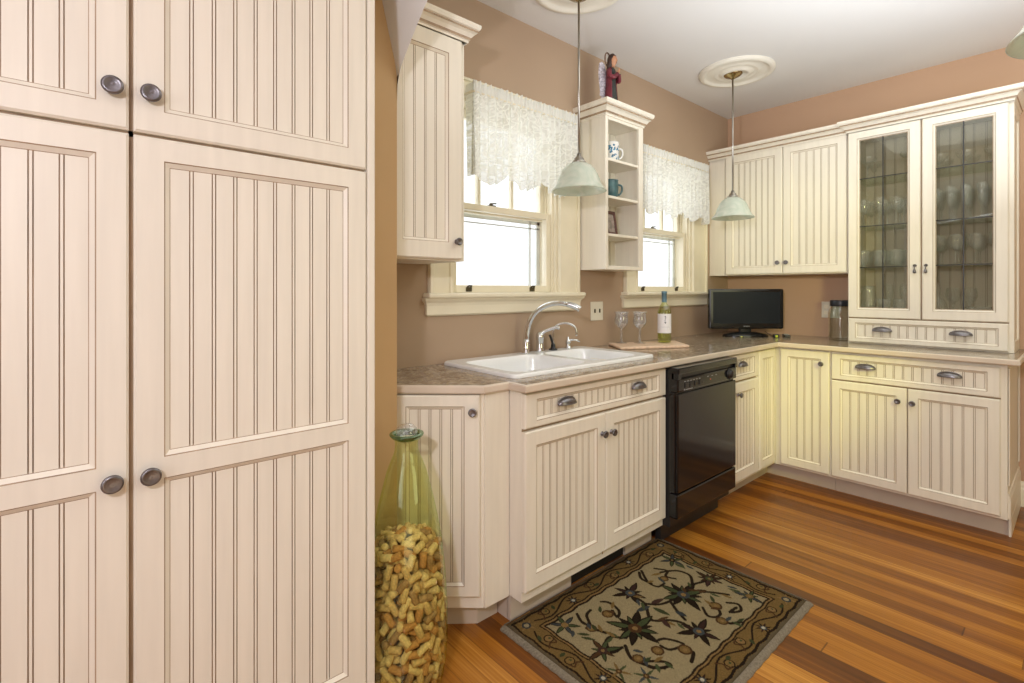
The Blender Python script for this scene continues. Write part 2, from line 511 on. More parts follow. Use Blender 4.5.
# ------------------------------------------------------------------ cabinet pieces (x right, y into cabinet, z up; front face at y)
def frame_mesh(x0, x1, z0, z1, y, t, holes):
    """one-piece door frame: chamfered outer edge, sloped moulding round each opening. mat 0 paint, 1 glaze"""
    mb = MB()
    ch, sl, dp = .005, .009, .011
    xs = sorted({x0+ch, x1-ch} | {h[0] for h in holes} | {h[1] for h in holes})
    zs = sorted({z0+ch, z1-ch} | {h[2] for h in holes} | {h[3] for h in holes})
    def in_hole(cx, cz):
        return any(h[0] < cx < h[1] and h[2] < cz < h[3] for h in holes)
    for i in range(len(xs)-1):
        for j in range(len(zs)-1):
            if not in_hole((xs[i]+xs[i+1])/2, (zs[j]+zs[j+1])/2):
                mb.add([(xs[i],y,zs[j]),(xs[i+1],y,zs[j]),(xs[i+1],y,zs[j+1]),(xs[i],y,zs[j+1])], [(0,1,2,3)])
    def ring(a, ya, b, yb, mi):
        A = [(a[0],ya,a[2]),(a[1],ya,a[2]),(a[1],ya,a[3]),(a[0],ya,a[3])]
        B = [(b[0],yb,b[2]),(b[1],yb,b[2]),(b[1],yb,b[3]),(b[0],yb,b[3])]
        mb.add(A+B, [(0,1,5,4),(1,2,6,5),(2,3,7,6),(3,0,4,7)], mi)
    o1 = (x0+ch, x1-ch, z0+ch, z1-ch); o2 = (x0, x1, z0, z1)
    ring(o1, y, o2, y+ch, 0); ring(o2, y+ch, o2, y+t, 0)
    mb.add([(x0,y+t,z0),(x1,y+t,z0),(x1,y+t,z1),(x0,y+t,z1)], [(0,1,2,3)])
    for h in holes:
        g = .0022
        a = h
        b = (h[0]+g, h[1]-g, h[2]+g, h[3]-g)
        c = (h[0]+g+sl, h[1]-g-sl, h[2]+g+sl, h[3]-g-sl)
        d = (c[0]+.0036, c[1]-.0036, c[2]+.0036, c[3]-.0036)
        ring(a, y, b, y+.002, 1)
        ring(b, y+.002, c, y+dp-.002, 0)
        ring(c, y+dp-.002, d, y+dp, 1)
        ring(d, y+dp, d, y+t, 0)
    return mb

def bead_mesh(x0, x1, z0, z1, y, pitch, gw=1.0):
    """beadboard: flat boards with a bead between two grooves. mat 0 paint, 1 glaze"""
    mb = MB()
    n = max(1, round((x1-x0)/pitch)); p = (x1-x0)/n
    prof = [(x0, 0, 0)]
    for k in range(1, n):
        c = x0 + k*p
        prof += [(c+gw*o_, d_, m_) for o_, d_, m_ in ((-.0047, 0, 0), (-.0041, .0026, 1), (-.0029, .0026, 1), (-.0023, .0, 0), (.0023, .0, 0), (.0029, .0026, 1), (.0041, .0026, 1), (.0047, 0, 0))]
    prof.append((x1, 0, 0))
    vs = [(x, y+d, z0) for x, d, _ in prof] + [(x, y+d, z1) for x, d, _ in prof]
    m = len(prof)
    for i in range(m-1):
        g = 1 if (prof[i][2] or prof[i+1][2]) else 0
        mb.add([vs[i], vs[i+1], vs[m+i+1], vs[m+i]], [(0, 1, 2, 3)], g)
    mb.add([(x0,y+.006,z0),(x1,y+.006,z0),(x1,y+.006,z1),(x0,y+.006,z1)], [(0,1,2,3)])
    return mb

PAINT2 = lambda: [M['paint'], M['glaze']]

def knob(parent, x, y, z, r=.0155):
    mb = MB()
    prof = [(r*.62, 0), (r*.66, .002), (r*.4, .004), (r*.33, .012), (r*.55, .015), (r*.96, .018), (r, .0215), (r*.93, .0245), (r*.72, .0262), (r*.68, .0255), (r*.45, .0268), (r*.40, .0262), (.0, .0275)]
    mb.lathe(prof, 24, T=outward(x, y, z))
    o = mb.build('knob', M['pewter'], parent)
    return o

def cup_pull(parent, x, y, z, a=.05, b=.026, c=.024):
    mb = MB()
    n, m = 20, 8
    for k, sc_ in enumerate((1.0, .88)):
        vs, fs = [], []
        for i in range(n+1):
            t = PI*i/n
            for j in range(m+1):
                s_ = PI/2*j/m
                vs.append((x+sc_*a*math.cos(t), y-sc_*c*math.sin(t)**.8*math.sin(s_), z+sc_*b*math.sin(t)**.8*math.cos(s_)))
        for i in range(n):
            for j in range(m):
                q = i*(m+1)+j
                fs.append((q, q+1, q+m+2, q+m+1))
        mb.add(vs, fs, 0, True)
    # rim lip along the free edge and the back flange
    mb.tube([(x+a*math.cos(PI*i/n), y-c*math.sin(PI*i/n)**.8, z) for i in range(n+1)], .002, 6)
    mb.tube([(x+a*math.cos(PI*i/n), y-.001, z+b*math.sin(PI*i/n)**.8) for i in range(n+1)], .0025, 6)
    return mb.build('cup_pull', M['pewter'], parent, fix=False)

def door(parent, x0, x1, z0, z1, y=0.0, t=.021, stile=.055, rails=None, pitch=.041, knob_at=None, name='door', knob_r=.0155, pulls=(), railw=None, gw=1.0):
    """frame and beadboard door (or drawer front) > beadboard_panel, knob / cup_pull"""
    rw = railw if railw is not None else stile
    cuts = [z0+rw, z1-rw]
    holes = []
    if rails:
        cuts = [z0+rw]
        for a, b in rails: cuts += [a, b]
        cuts.append(z1-rw)
    for i in range(0, len(cuts), 2):
        holes.append((x0+stile, x1-stile, cuts[i], cuts[i+1]))
    d = frame_mesh(x0, x1, z0, z1, y-t, t, holes).build(name, PAINT2(), parent)
    pm = MB()
    for h in holes:
        b = bead_mesh(h[0]+.008, h[1]-.008, h[2]+.008, h[3]-.008, y-t+.0098, pitch, gw)
        pm.v_off = len(pm.v)
        o = len(pm.v)
        pm.v += b.v; pm.f += [tuple(i+o for i in f) for f in b.f]; pm.mi += b.mi; pm.sm += b.sm
    pm.build('beadboard_panel', PAINT2(), d, fix=False)
    if knob_at: knob(d, knob_at[0], y-t, knob_at[1], knob_r)
    for px, pz in pulls: cup_pull(d, px, y-t, pz)
    return d

CROWN = [(0, 0), (-.006, 0), (-.006, .010), (-.012, .013), (-.016, .024), (-.027, .040), (-.036, .046), (-.040, .047), (-.040, .056), (-.047, .060), (-.052, .072), (-.052, .084), (.012, .084)]
def crown(parent, path, z, k=1.0, name='crown_moulding'):
    mb = MB()
    prof = [(o*k, z+h*k) for o, h in CROWN]
    for i in range(len(prof)-1):
        dark = i in (3, 7)
        mb.sweep(path, [prof[i], prof[i+1]], 1 if dark else 0, caps=False)
    mb.sweep(path, prof, 0, caps=True) if False else None
    # end caps and flat top
    P = path
    return mb.build(name, PAINT2(), parent, fix=False)

# ------------------------------------------------------------------ room shell
XW, YW, CEIL = 4.18, 2.0, 2.70
XMIN, YMIN = -2.2, -2.4
structure(MB().box((XMIN-.1, YMIN-.1, -.1), (XW+.1, YW+.25, 0)).build('floor', M['floor']))
structure(MB().box((XMIN-.1, YMIN-.1, CEIL), (XW+.1, YW+.25, CEIL+.1)).build('ceiling', M['ceil']))

W1 = (1.365, 2.105, 1.235, 2.20)
W2 = (2.855, 3.585, 1.235, 2.16)
mb = MB()
yA, yB = YW, YW+.16
def wrect(x0, x1, z0, z1): mb.box((x0, yA, z0), (x1, yB, z1))
wrect(.80, XW+.1, 0, W1[2]); wrect(.80, XW+.1, W1[3], CEIL)
wrect(.80, W1[0], W1[2], W1[3]); wrect(W1[1], W2[0], W1[2], W1[3]); wrect(W2[1], XW+.1, W1[2], W1[3])
wrect(W2[0], W2[1], W2[3], W1[3])
structure(mb.build('wall_back', M['wall']))
structure(MB().box((XW, YMIN-.1, 0), (XW+.1, YW, CEIL)).build('wall_right', M['wall_r']))
YJ, XB = 1.62, .878
# wall behind the pantry; its end face is the jamb of the arch
structure(MB().box((XMIN, YJ, 0), (XB, YW+.16, CEIL)).build('wall_left', M['wall_arch']))
# arched wall between the two rooms
mb = MB()
XA = .80
half = [(1.62, 1.93), (1.616, 1.993), (1.604, 2.022), (1.589, 2.047), (1.560, 2.078), (1.525, 2.110), (1.485, 2.147), (1.444, 2.183), (1.416, 2.205), (1.34, 2.252), (1.25, 2.30), (1.12, 2.35), (1.0, 2.38), (.82, 2.405), (.62, 2.41)]
AP = half + [(1.24-y, z) for y, z in half[-2::-1]]
AF = []
for i, (y, z) in enumerate(AP):
    if i < 3: AF.append((XB, YJ, z))
    elif i < 9:
        k = (i-2)/6
        AF.append((XB-.058*k, YJ-.0005, 2.037+.234*k))
    elif i < 14:
        k = (i-8)/6
        AF.append((XB-.058-.02*k, YJ+(y-YJ)*k, 2.271+(z-2.271)*k))
    else: AF.append((XA, y, z))
for i in range(len(AP)-1):
    (y0, z0), (y1, z1) = AP[i], AP[i+1]
    a0, a1 = AF[i], AF[i+1]
    mb.add([(XB,y0,z0),(XB,y1,z1),(XB,y1,CEIL),(XB,y0,CEIL)], [(0,1,2,3)], 0)
    if i >= 8: mb.add([a0, a1, (a1[0], a1[1], CEIL), (a0[0], a0[1], CEIL)], [(0,3,2,1)], 0)
    mb.add([(XB,y0,z0),(XB,y1,z1),a1,a0], [(0,3,2,1)], 1, i < 14)
mb.box((XA, YMIN, 0), (XB, AP[-1][0], CEIL), 0)
structure(mb.build('wall_arch', [M['wall_arch'], M['ceil']], fix=False))
# rear wall with a window, side wall
mb = MB()
for a, b in (((XMIN-.1, YMIN, 0), (XMIN, YW, .95)), ((XMIN-.1, YMIN, 2.05), (XMIN, YW, CEIL)), ((XMIN-.1, YMIN, .95), (XMIN, -.55, 2.05)), ((XMIN-.1, .15, .95), (XMIN, YW, 2.05))):
    mb.box(a, b)
structure(mb.build('wall_rear', M['wall']))
structure(MB().box((XMIN-.1, YMIN-.1, 0), (XW, YMIN, CEIL)).build('wall_front', M['wall']))
w3 = thing('window_3', None, None, (XMIN, -.2, .95)); structure(w3)
mb = MB()
for y0, y1, z0, z1 in ((-.45, -.35, -.1, 1.2), (.35, .45, -.1, 1.2), (-.45, .45, 1.1, 1.2), (-.5, .5, -.1, 0)):
    mb.box((-.02, y0, z0), (.025, y1, z1), bev=.004)
structure(mb.build('window_casing', M['trim'], w3))
mb = MB()
for y0, y1, z0, z1 in ((-.35, .35, .53, .57), (-.35, -.31, 0, 1.1), (.31, .35, 0, 1.1), (-.35, .35, 0, .05), (-.35, .35, 1.06, 1.1)):
    mb.box((-.07, y0, z0), (-.04, y1, z1))
structure(mb.build('sash', M['trim'], w3))

BASEPROF = [(0, 0), (-.016, 0), (-.016, .10), (-.012, .112), (-.012, .125), (-.006, .14), (0, .145)]
mb = MB(); mb.sweep([(XW, .255), (XW, YMIN)], BASEPROF)
structure(mb.build('baseboard_right', M['trim']))
mb = MB(); mb.sweep([(XMIN, YMIN), (XW, YMIN)], [(-o, z) for o, z in BASEPROF])
structure(mb.build('baseboard_front', M['trim']))

# ------------------------------------------------------------------ the two sash windows
def make_window(name, W, x_out0, x_out1, munts, right_gap):
    x0, x1, z0, z1 = W
    w = thing(name, None, None, ((x0+x1)/2, YW, z0)); structure(w)
    ox = (x0+x1)/2
    L = lambda x: x-ox
    # casing: fluted flat boards with a raised outer bead
    mb = MB()
    for a, b, s in ((x_out0, x0+.004, -1), (x1-.004, x_out1, 1)):
        mb.box((L(a), -.018, 0), (L(b), 0, z1-z0+.07), bev=.003)
        o0, o1 = (a, a+.022) if s < 0 else (b-.022, b)
        mb.box((L(o0), -.030, 0), (L(o1), -.017, z1-z0+.07), bev=.004)
        i0, i1 = (b-.020, b) if s < 0 else (a, a+.020)
        mb.box((L(i0), -.024, 0), (L(i1), -.017, z1-z0+.07), bev=.003)
    mb.box((L(x_out0), -.018, z1-z0-.004), (L(x_out1), 0, z1-z0+.075), bev=.003)
    mb.box((L(x_out0)-.01, -.034, z1-z0+.073), (L(x_out1)+.01, 0, z1-z0+.085), bev=.005)
    structure(mb.build('casing', M['trim'], w))
    mb = MB()
    for a, b in ((x0-.001, x0+.018), (x1-.018, x1+.001)):
        mb.box((L(a), .0, 0), (L(b), .158, z1-z0))
    mb.box((L(x0), 0, z1-z0-.018), (L(x1), .158, z1-z0))
    mb.box((L(x0), 0.02, -.01), (L(x1), .158, .012))
    # parting beads
    for a in (x0+.018, x1-.030):
        mb.box((L(a), .018, 0), (L(a+.012), .030, z1-z0))
        mb.box((L(a), .070, 0), (L(a+.012), .080, z1-z0))
    structure(mb.build('jamb', M['trim'], w))
    mb = MB()
    mb.box((L(x_out0)-.022, -.055, -.012), (L(x_out1)+.022, .02, .012), bev=.008)
    structure(mb.build('stool', M['trim'], w))
    mb = MB()
    mb.sweep([(L(x_out0)+.003, 0), (L(x_out0)+.003, -.002), (L(x_out1)-.003, -.002), (L(x_out1)-.003, 0)],
             [(0, -.012), (-.034, -.012), (-.032, -.022), (-.020, -.034), (-.016, -.048), (-.016, -.088), (-.006, -.096), (0, -.096)])
    structure(mb.build('apron', M['trim'], w))
    zm = 1.675 - z0
    def sash(nm, y, za, zb, bot, top, vm):
        a, b = x0+.020, x1-.020
        mb = MB()
        st = .040
        mb.box((L(a), y, za), (L(a+st), y+.034, zb), bev=.004); mb.box((L(b-st), y, za), (L(b), y+.034, zb), bev=.004)
        mb.box((L(a+st-.002), y, za), (L(b-st+.002), y+.034, za+bot), bev=.004)
        mb.box((L(a+st-.002), y, zb-top), (L(b-st+.002), y+.034, zb), bev=.004)
        for x in vm: mb.box((L(x)-.010, y+.004, za+bot-.002), (L(x)+.010, y+.03, zb-top+.002), bev=.003)
        s_ = structure(mb.build(nm, M['trim'], w))
        p = MB().box((L(a+st-.006), y+.016, za+bot-.006), (L(b-st+.006), y+.019, zb-top+.006)).build('pane', M['pane'], s_)
        structure(p)
        return s_
    lo = sash('lower_sash', .032, .012, zm+.02, .038, .034, [])
    up = sash('upper_sash', .082, zm-.02, z1-z0-.018, .034, .05, munts)
    for k, xx in enumerate((.16, .78)):
        mb = MB()
        xk = L(x0+.020+.70*xx)
        mb.box((xk-.018, .026, .018), (xk+.018, .033, .040), bev=.003)
        mb.tube([(xk-.012, .028, .040), (xk-.008, .018, .047), (xk+.008, .018, .047), (xk+.012, .028, .040)], .004, 8)
        structure(mb.build('sash_lift', M['bronze'], lo))
    mb = MB()
    xl = L((x0+x1)/2) - .075
    mb.box((xl-.022, .040, zm+.019), (xl+.022, .072, zm+.027), bev=.002)
    mb.lathe([(.010, 0), (.010, .010), (.005, .014)], 12, T=Matrix.Translation((xl, .056, zm+.026)))
    mb.tube([(xl, .056, zm+.036), (xl+.030, .050, zm+.040)], .0035, 8)
    structure(mb.build('sash_lock', M['bronze'], lo))
    # outer storm frame
    mb = MB()
    y = .130
    for a, b, c, d in ((x0+.018, x0+.042, .012, z1-z0), (x1-.100, x1-.090, .012, zm+.02), (x1-.042, x1-.018, .012, z1-z0), (x0+.018, x1-.018, zm-.035, zm-.015), (x0+.018, x1-.018, zm-.062, zm-.056), (x0+.018, x1-.018, .012, .03)):
        mb.box((L(a), y, c), (L(b), y+.012, d))
    structure(mb.build('storm_frame', M['alu'], w))
    return w
make_window('window_1', W1, 1.238, 2.268, (1.606, 1.835), 0)
make_window('window_2', W2, 2.722, 3.782, (3.09, 3.325), 0)

# ------------------------------------------------------------------ lace valances
def valance(name, label, x0, x1, y, zt, zb, lobes, ret):
    t = thing(name, label, 'valance', ((x0+x1)/2, YW, zb), 0, 'lace valances over the windows')
    ox, oy, oz = (x0+x1)/2, YW, zb
    # path: return on the left, front, return on the right
    path = []
    yw = YW-.032 - .002
    nfront = 260
    for i in range(11): path.append((x0, yw+(y-yw)*i/10))
    for i in range(1, nfront): path.append((x0+(x1-x0)*i/nfront, y))
    for i in range(11): path.append((x1, y+(yw-y)*i/10))
    n = len(path)
    rr = random.Random(3)
    def mk(za, zb_f, amp, freq, nm, mat, rows, flare=0.0):
        vs, fs = [], []
        for i, (px, py) in enumerate(path):
            u = (px-x0)/(x1-x0)
            ph = freq*u*2*PI + 1.4*math.sin(7*u) + .8*math.sin(23*u+1)
            front = 11 <= i < 11+nfront-1
            for j in range(rows+1):
                v = j/rows
                z = za + (zb_f(u)-za)*v
                a = amp*(.45+.55*v)
                oo = a*math.sin(ph + .5*v) + flare*v*math.sin(2.3*ph+.4)
                dx, dy = (0, oo) if front else (oo, 0)
                vs.append((px+dx-ox, py+dy-oy, z-oz))
        for i in range(n-1):
            for j in range(rows):
                q = i*(rows+1)+j
                fs.append((q, q+1, q+rows+2, q+rows+1))
        return MB().add(vs, fs, 0, True).build(nm, mat, t, fix=False)
    def hem(u):
        s = abs(math.sin(PI*(u*lobes+.12)))
        return zb + .055*(1-s)**1.3 + .008*math.sin(u*lobes*38)
    mk(zt-.055, hem, .017, 15, 'lace_panel', M['lace'], 14)
    mk(zt-.058, lambda u: zt + .006*math.sin(u*140), .006, 26, 'gathered_header', M['lace_h'], 6, .005)
    rod = MB().tube([(x0-ox, y+.004-oy, zt-.05-oz), (x1-ox, y+.004-oy, zt-.05-oz)], .006, 8)
    for x, s in ((x0, 1), (x1, -1)):
        rod.tube([(x-ox, y+.004-oy, zt-.05-oz), (x-ox, yw-oy, zt-.05-oz)], .006, 8)
    rod.build('curtain_rod', M['trim'], t)
    return t
valance('lace_valance', 'scalloped white lace valance over the window above the sink', 1.425, 2.165, 1.90, 2.245, 1.775, 3.0, True)
valance('lace_valance', 'scalloped white lace valance over the window right of the open shelf unit', 2.80, 3.665, 1.90, 2.205, 1.765, 3.4, True)

# ------------------------------------------------------------------ pantry
PY, KP = 1.371, 1.2857            # carcass front; lateral sizes follow from the door width
t = thing('pantry_cabinet', 'tall cream beadboard pantry cabinet with oval pewter knobs at left', 'cabinet', (.113, PY, 0))
px = lambda x: x*KP - .113
pz = lambda z: EYE + (z-EYE)*KP
mb = MB()
mb.box((px(-.345), 0, .10), (px(.515), YJ-PY-.004, 2.56), 0)
mb.box((px(-.345), .06, 0), (px(.515), YJ-PY-.004, .10), 0)
mb.build('carcass', M['paint'], t)
mb = MB()
mb.box((px(.4975), -.022, .10), (px(.515), 0.0, 2.56), 0, bev=.004)
mb.box((px(-.345), -.022, .10), (px(-.340), 0, 2.56), 0)
mb.build('face_frame', M['paint'], t)
MB().box((px(.0755), -.003, .12), (px(.0825), .0, 2.52)).box((px(-.335), -.003, pz(1.520)), (px(.495), 0, pz(1.530))).build('seam_shadow', M['glaze'], t)
for x0, x1, kx in ((px(.082), px(.4955), px(.104)), (px(-.338), px(.0755), px(.053))):
    door(t, x0, x1, pz(.39), pz(1.5225), stile=.054, rails=[(pz(.938), pz(.974))], pitch=.0459, knob_at=(kx, pz(.949)), railw=.050, knob_r=.0195)
    door(t, x0, x1, pz(1.528), 2.52, stile=.054, pitch=.0459, knob_at=(kx, pz(1.592)), railw=.051, knob_r=.0195)
crown(t, [(px(-.345), -.022), (px(.515), -.022), (px(.515), YJ-PY-.01)], 2.54)

# ------------------------------------------------------------------ left wall cabinet (beside the sink window)
t = thing('wall_cabinet', 'narrow cream beadboard wall cabinet behind the arch, left of the sink window', 'cabinet', (1.04, 1.691, 1.378))
ox, oz = 1.04, 1.378
mb = MB().box((XB+.002-ox, .0, 0), (1.222-ox, YW-1.691-.001, 2.272-oz)).build('carcass', M['paint'], t)
door(t, XB+.004-ox-.02, 1.200-ox, .006, 2.268-oz, stile=.066, pitch=.0445, knob_at=(1.170-ox, .076))
mb = MB()
crown(t, [(XB+.002-ox, -.021), (1.222-ox, -.021), (1.222-ox, YW-1.691-.001)], 2.268-oz, .82)
MB().box((XB+.002-ox, -.03, 2.334-oz), (1.237-ox, YW-1.691-.001, 2.3365-oz)).build('top_board', M['paint'], t)

# ------------------------------------------------------------------ base cabinets, window wall
FACE = 1.383
# angled corner cabinet
ax, ay = 1.138, 1.453
ang = math.atan2(-.66, .752)
t = thing('angled_base_cabinet', 'narrow angled cream beadboard base cabinet behind the cork-filled bottle', 'cabinet', (ax, ay, 0))
wd = .345
IA = Matrix.Translation((-ax, -ay, 0))
def loc2(x, y): 
    q = IA @ Vector((x, y, 0)); return (q.x, q.y)
mb = MB()
pl = [loc2(*p) for p in ((XB+.002, 1.685), (1.138, 1.455), (1.259, 1.455), (1.259, YW-.001), (XB+.002, YW-.001))]
mb.prism(pl, .10, .884)
mb.build('carcass', M['paint'], t)
mb = MB()
pl = [loc2(*p) for p in ((XB+.002, 1.755), (1.162, 1.522), (1.259, 1.522), (1.259, YW-.001), (XB+.002, YW-.001))]
mb.prism(pl, 0, .10)
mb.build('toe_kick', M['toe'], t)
ad = door(t, -.337, -.012, .148, .880, stile=.056, railw=.040, pitch=.041, knob_at=(-.038, .822), y=.002, t=.020)
ad.rotation_euler = (0, 0, ang)
# narrow filler between the angled door and the sink cabinet
q0 = loc2(1.142, 1.448); q1 = loc2(1.257, 1.448); q2 = loc2(1.257, 1.456); q3 = loc2(1.142, 1.456)
MB().prism([q0, q1, q2, q3], .10, .884).build('filler_strip', M['paint'], t)

# sink cabinet
t = thing('sink_base_cabinet', 'cream beadboard sink cabinet with two doors and a wide false drawer', 'cabinet', (1.73, FACE, 0))
ox = 1.73
mb = MB()
mb.box((1.261-ox, .0, .10), (2.204-ox, .03, .884)); mb.box((1.261-ox, .03, .10), (1.283-ox, YW-FACE-.002, .884)); mb.box((2.182-ox, .03, .10), (2.204-ox, YW-FACE-.002, .884))
mb.box((1.283-ox, .03, .10), (2.182-ox, YW-FACE-.002, .12))
mb.build('carcass', M['paint'], t)
mb = MB()
ky = .064
mb.box((1.264-ox, ky, 0), (1.605-ox, ky+.02, .10)); mb.box((1.264-ox, ky+.018, 0), (1.284-ox, .6, .10))
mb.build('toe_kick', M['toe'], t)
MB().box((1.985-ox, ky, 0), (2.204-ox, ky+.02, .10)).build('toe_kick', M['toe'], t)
MB().box((1.605-ox, ky+.012, .002), (1.985-ox, ky+.03, .099)).build('toe_kick_vent', M['dark'], t)
XL, XR = 1.262-ox, 2.202-ox
door(t, XL, XR, .746, .876, stile=.058, railw=.024, pitch=.040, name='false_drawer_front', pulls=[(1.485-ox, .812), (1.972-ox, .812)])
xm = 1.7335-ox
door(t, XL, xm-.002,   .142, .735, stile=.055, pitch=.0395, knob_at=(1.706-ox, .650))
door(t, xm+.002, XR,   .142, .735, stile=.055, pitch=.0395, knob_at=(1.768-ox, .647))
MB().box((XL, -.002, .7345), (XR, 0.0, .7465)).box((xm-.003, -.002, .12), (xm+.003, 0, .735)).build('seam_shadow', M['glaze'], t)

# dishwasher
t = thing('dishwasher', 'gloss black dishwasher between the sink cabinet and narrow drawer cabinet', 'dishwasher', (2.51, 1.30, 0))
ox = 2.51
x0, x1 = 2.206-ox, 2.815-ox
MB().box((x0+.002, .045, .10), (x1+.008, YW-1.30-.03, .868)).build('tub_housing', M['black_m'], t)
mb = MB()
mb.box((x0-.006, .012, .275), (x1, .045, .765), 0, bev=.008)
mb.box((x0, 0, .277), (x1, .014, .757), 0, bev=.006)
d = mb.build('door', M['black'], t)
mb = MB()
mb.box((x0-.006, -.004, .765), (x1, .050, .832), 0, bev=.008)
mb.box((x0-.006, -.008, .851), (x1, .050, .884), 0, bev=.006)
mb.box((x0-.006, .020, .825), (x1, .050, .855), 0)
mb.box((x0-.006, -.006, .828), (x0+.02, .03, .856), 0); mb.box((x1-.02, -.006, .828), (x1, .03, .856), 0)
cp = mb.build('control_panel', M['black'], t)
MB().box((x0+.02, .010, .832), (x1-.02, .0195, .851)).build('handle_recess', M['black_m'], cp)
mb = MB()
for k in range(4):
    xa = x0+.055+k*.045
    MB().box((xa, -.0085, .782), (xa+.036, -.003, .806), 0, bev=.003).build('push_button', M['black_m'], cp)
def print_mark(xa, xb, za, zb): MB().box((xa, -.0046, za), (xb, -.0036, zb)).build('panel_print', M['grey'], cp)
for k in range(6): print_mark(x0+.050+k*.028, x0+.066+k*.028, .812, .815)
print_mark(x0+.048, x0+.058, .771, .776); print_mark(x0+.064, x0+.13, .772, .775)
for k in range(3): print_mark(x0+.275+k*.045, x0+.290+k*.045, .812, .8145)
MB().box((x0+.305, -.0052, .793), (x0+.314, -.0038, .799)).build('indicator_light', M['red_led'], cp)
mb = MB().lathe([(.030, 0), (.030, .004), (.027, .006), (.021, .006), (.019, .018), (.016, .020), (0, .020)], 28, T=outward(x1-.088, -.004, .800))
mb.box((x1-.090, -.0255, .786), (x1-.086, -.022, .814))
dl = mb.build('dial', M['black_m'], cp)
mb = MB()
for k in range(24):
    a = 2*PI*k/24
    mb.box((-.0008, -.0006, .0255), (.0008, .0006, .029), 0, T=Matrix.Translation((x1-.088, -.0048, .800)) @ Matrix.Rotation(a, 4, 'Y'))
mb.build('dial_marks', M['grey'], dl)
MB().box((x0-.004, 0.002, .150), (x1+.004, .05, .270), 0, bev=.008).build('lower_panel', M['black'], t)
MB().box((x0+.02, .11, 0), (x1+.012, .14, .16), 0, bev=.004).build('kick_plate', M['black_m'], t)

# narrow drawer cabinet
t = thing('drawer_base_cabinet', 'narrow cream base cabinet with one drawer and one door beside the dishwasher', 'cabinet', (3.05, FACE, 0))
ox = 3.05
MB().box((2.835-ox, 0, .10), (3.268-ox, YW-FACE-.002, .884)).build('carcass', M['paint'], t)
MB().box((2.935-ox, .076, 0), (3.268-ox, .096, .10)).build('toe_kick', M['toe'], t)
door(t, 2.842-ox, 3.262-ox, .572, .876, stile=.055, pitch=.04, name='drawer_front', railw=.024) if False else None
door(t, 2.842-ox, 3.262-ox, .722, .876, stile=.060, railw=.026, pitch=.04, name='drawer_front', pulls=[(3.035-ox, .806)])
door(t, 2.842-ox, 3.262-ox, .122, .710, stile=.058, pitch=.041, knob_at=(2.976-ox, .640))
MB().box((2.842-ox, -.002, .709), (3.262-ox, 0, .723)).build('seam_shadow', M['glaze'], t)

# corner cabinet with a folding pair of leaves
XF = 3.551
t = thing('corner_base_cabinet', 'cream inside-corner base cabinet with two leaves meeting at right angles below the television', 'cabinet', (XF, FACE, 0))
ox = XF
mb = MB()
mb.prism([(3.270-ox, 0), (XF-ox, 0), (XF-ox, 1.046-FACE), (XW-.002-ox, 1.046-FACE), (XW-.002-ox, YW-FACE-.002), (3.270-ox, YW-FACE-.002)], .10, .884)
mb.build('carcass', M['paint'], t)
mb = MB()
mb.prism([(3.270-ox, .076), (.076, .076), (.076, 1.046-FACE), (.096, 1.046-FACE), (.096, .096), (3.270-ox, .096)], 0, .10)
mb.build('toe_kick', M['toe'], t)
door(t, 3.276-ox, XF-.024-ox, .122, .874, stile=.044, railw=.05, pitch=.041)
R90 = -PI/2
dl = door(t, -(1.336-FACE)*1.0, -(1.052-FACE), .116, .874, stile=.046, railw=.046, pitch=.042, knob_at=(-(1.092-FACE), .800))
dl.rotation_euler = (0, 0, R90)

# hutch base cabinet
t = thing('hutch_base_cabinet', 'cream beadboard base cabinet under the glass-door hutch with wide drawer and two doors', 'cabinet', (XF, .655, 0), R90)
oy = .655
Lx = lambda Y: oy - Y          # local x from world Y
mb = MB()
mb.box((Lx(1.044), 0, .10), (Lx(.264), XW-XF-.002, .884))
mb.build('carcass', M['paint'], t)
mb = MB()
mb.box((Lx(1.044), .074, 0), (Lx(.264), .094, .10)); mb.box((Lx(.284), .092, 0), (Lx(.264), XW-XF-.004, .10))
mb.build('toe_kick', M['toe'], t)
mb = MB()
mb.sweep([(Lx(.264), .02), (Lx(.264), XW-XF-.004)], [(0, .10), (-.010, .10), (-.010, .20), (-.005, .215), (-.005, .225), (0, .23)])
mb.sweep([(Lx(.264), .06), (Lx(.264), XW-XF-.004)], [(0, 0), (-.010, 0), (-.010, .095), (-.004, .10), (0, .10)])
mb.box((Lx(.262), .02, .27), (Lx(.257), .07, .86)); mb.box((Lx(.262), .57, .27), (Lx(.257), .622, .86))
mb.build('end_panel', PAINT2(), t)
door(t, Lx(1.040), Lx(.288), .714, .868, stile=.048, railw=.026, pitch=.043, name='drawer_front', pulls=[(Lx(.862), .797), (Lx(.484), .797)])
door(t, Lx(1.040), Lx(.668), .116, .706, stile=.046, railw=.046, pitch=.043, knob_at=(Lx(.706), .632))
door(t, Lx(.663), Lx(.288), .116, .706, stile=.046, railw=.046, pitch=.043, knob_at=(Lx(.640), .630))
MB().box((Lx(1.04), -.002, .704), (Lx(.288), 0, .716)).box((Lx(.669), -.002, .116), (Lx(.662), 0, .705)).build('seam_shadow', M['glaze'], t)

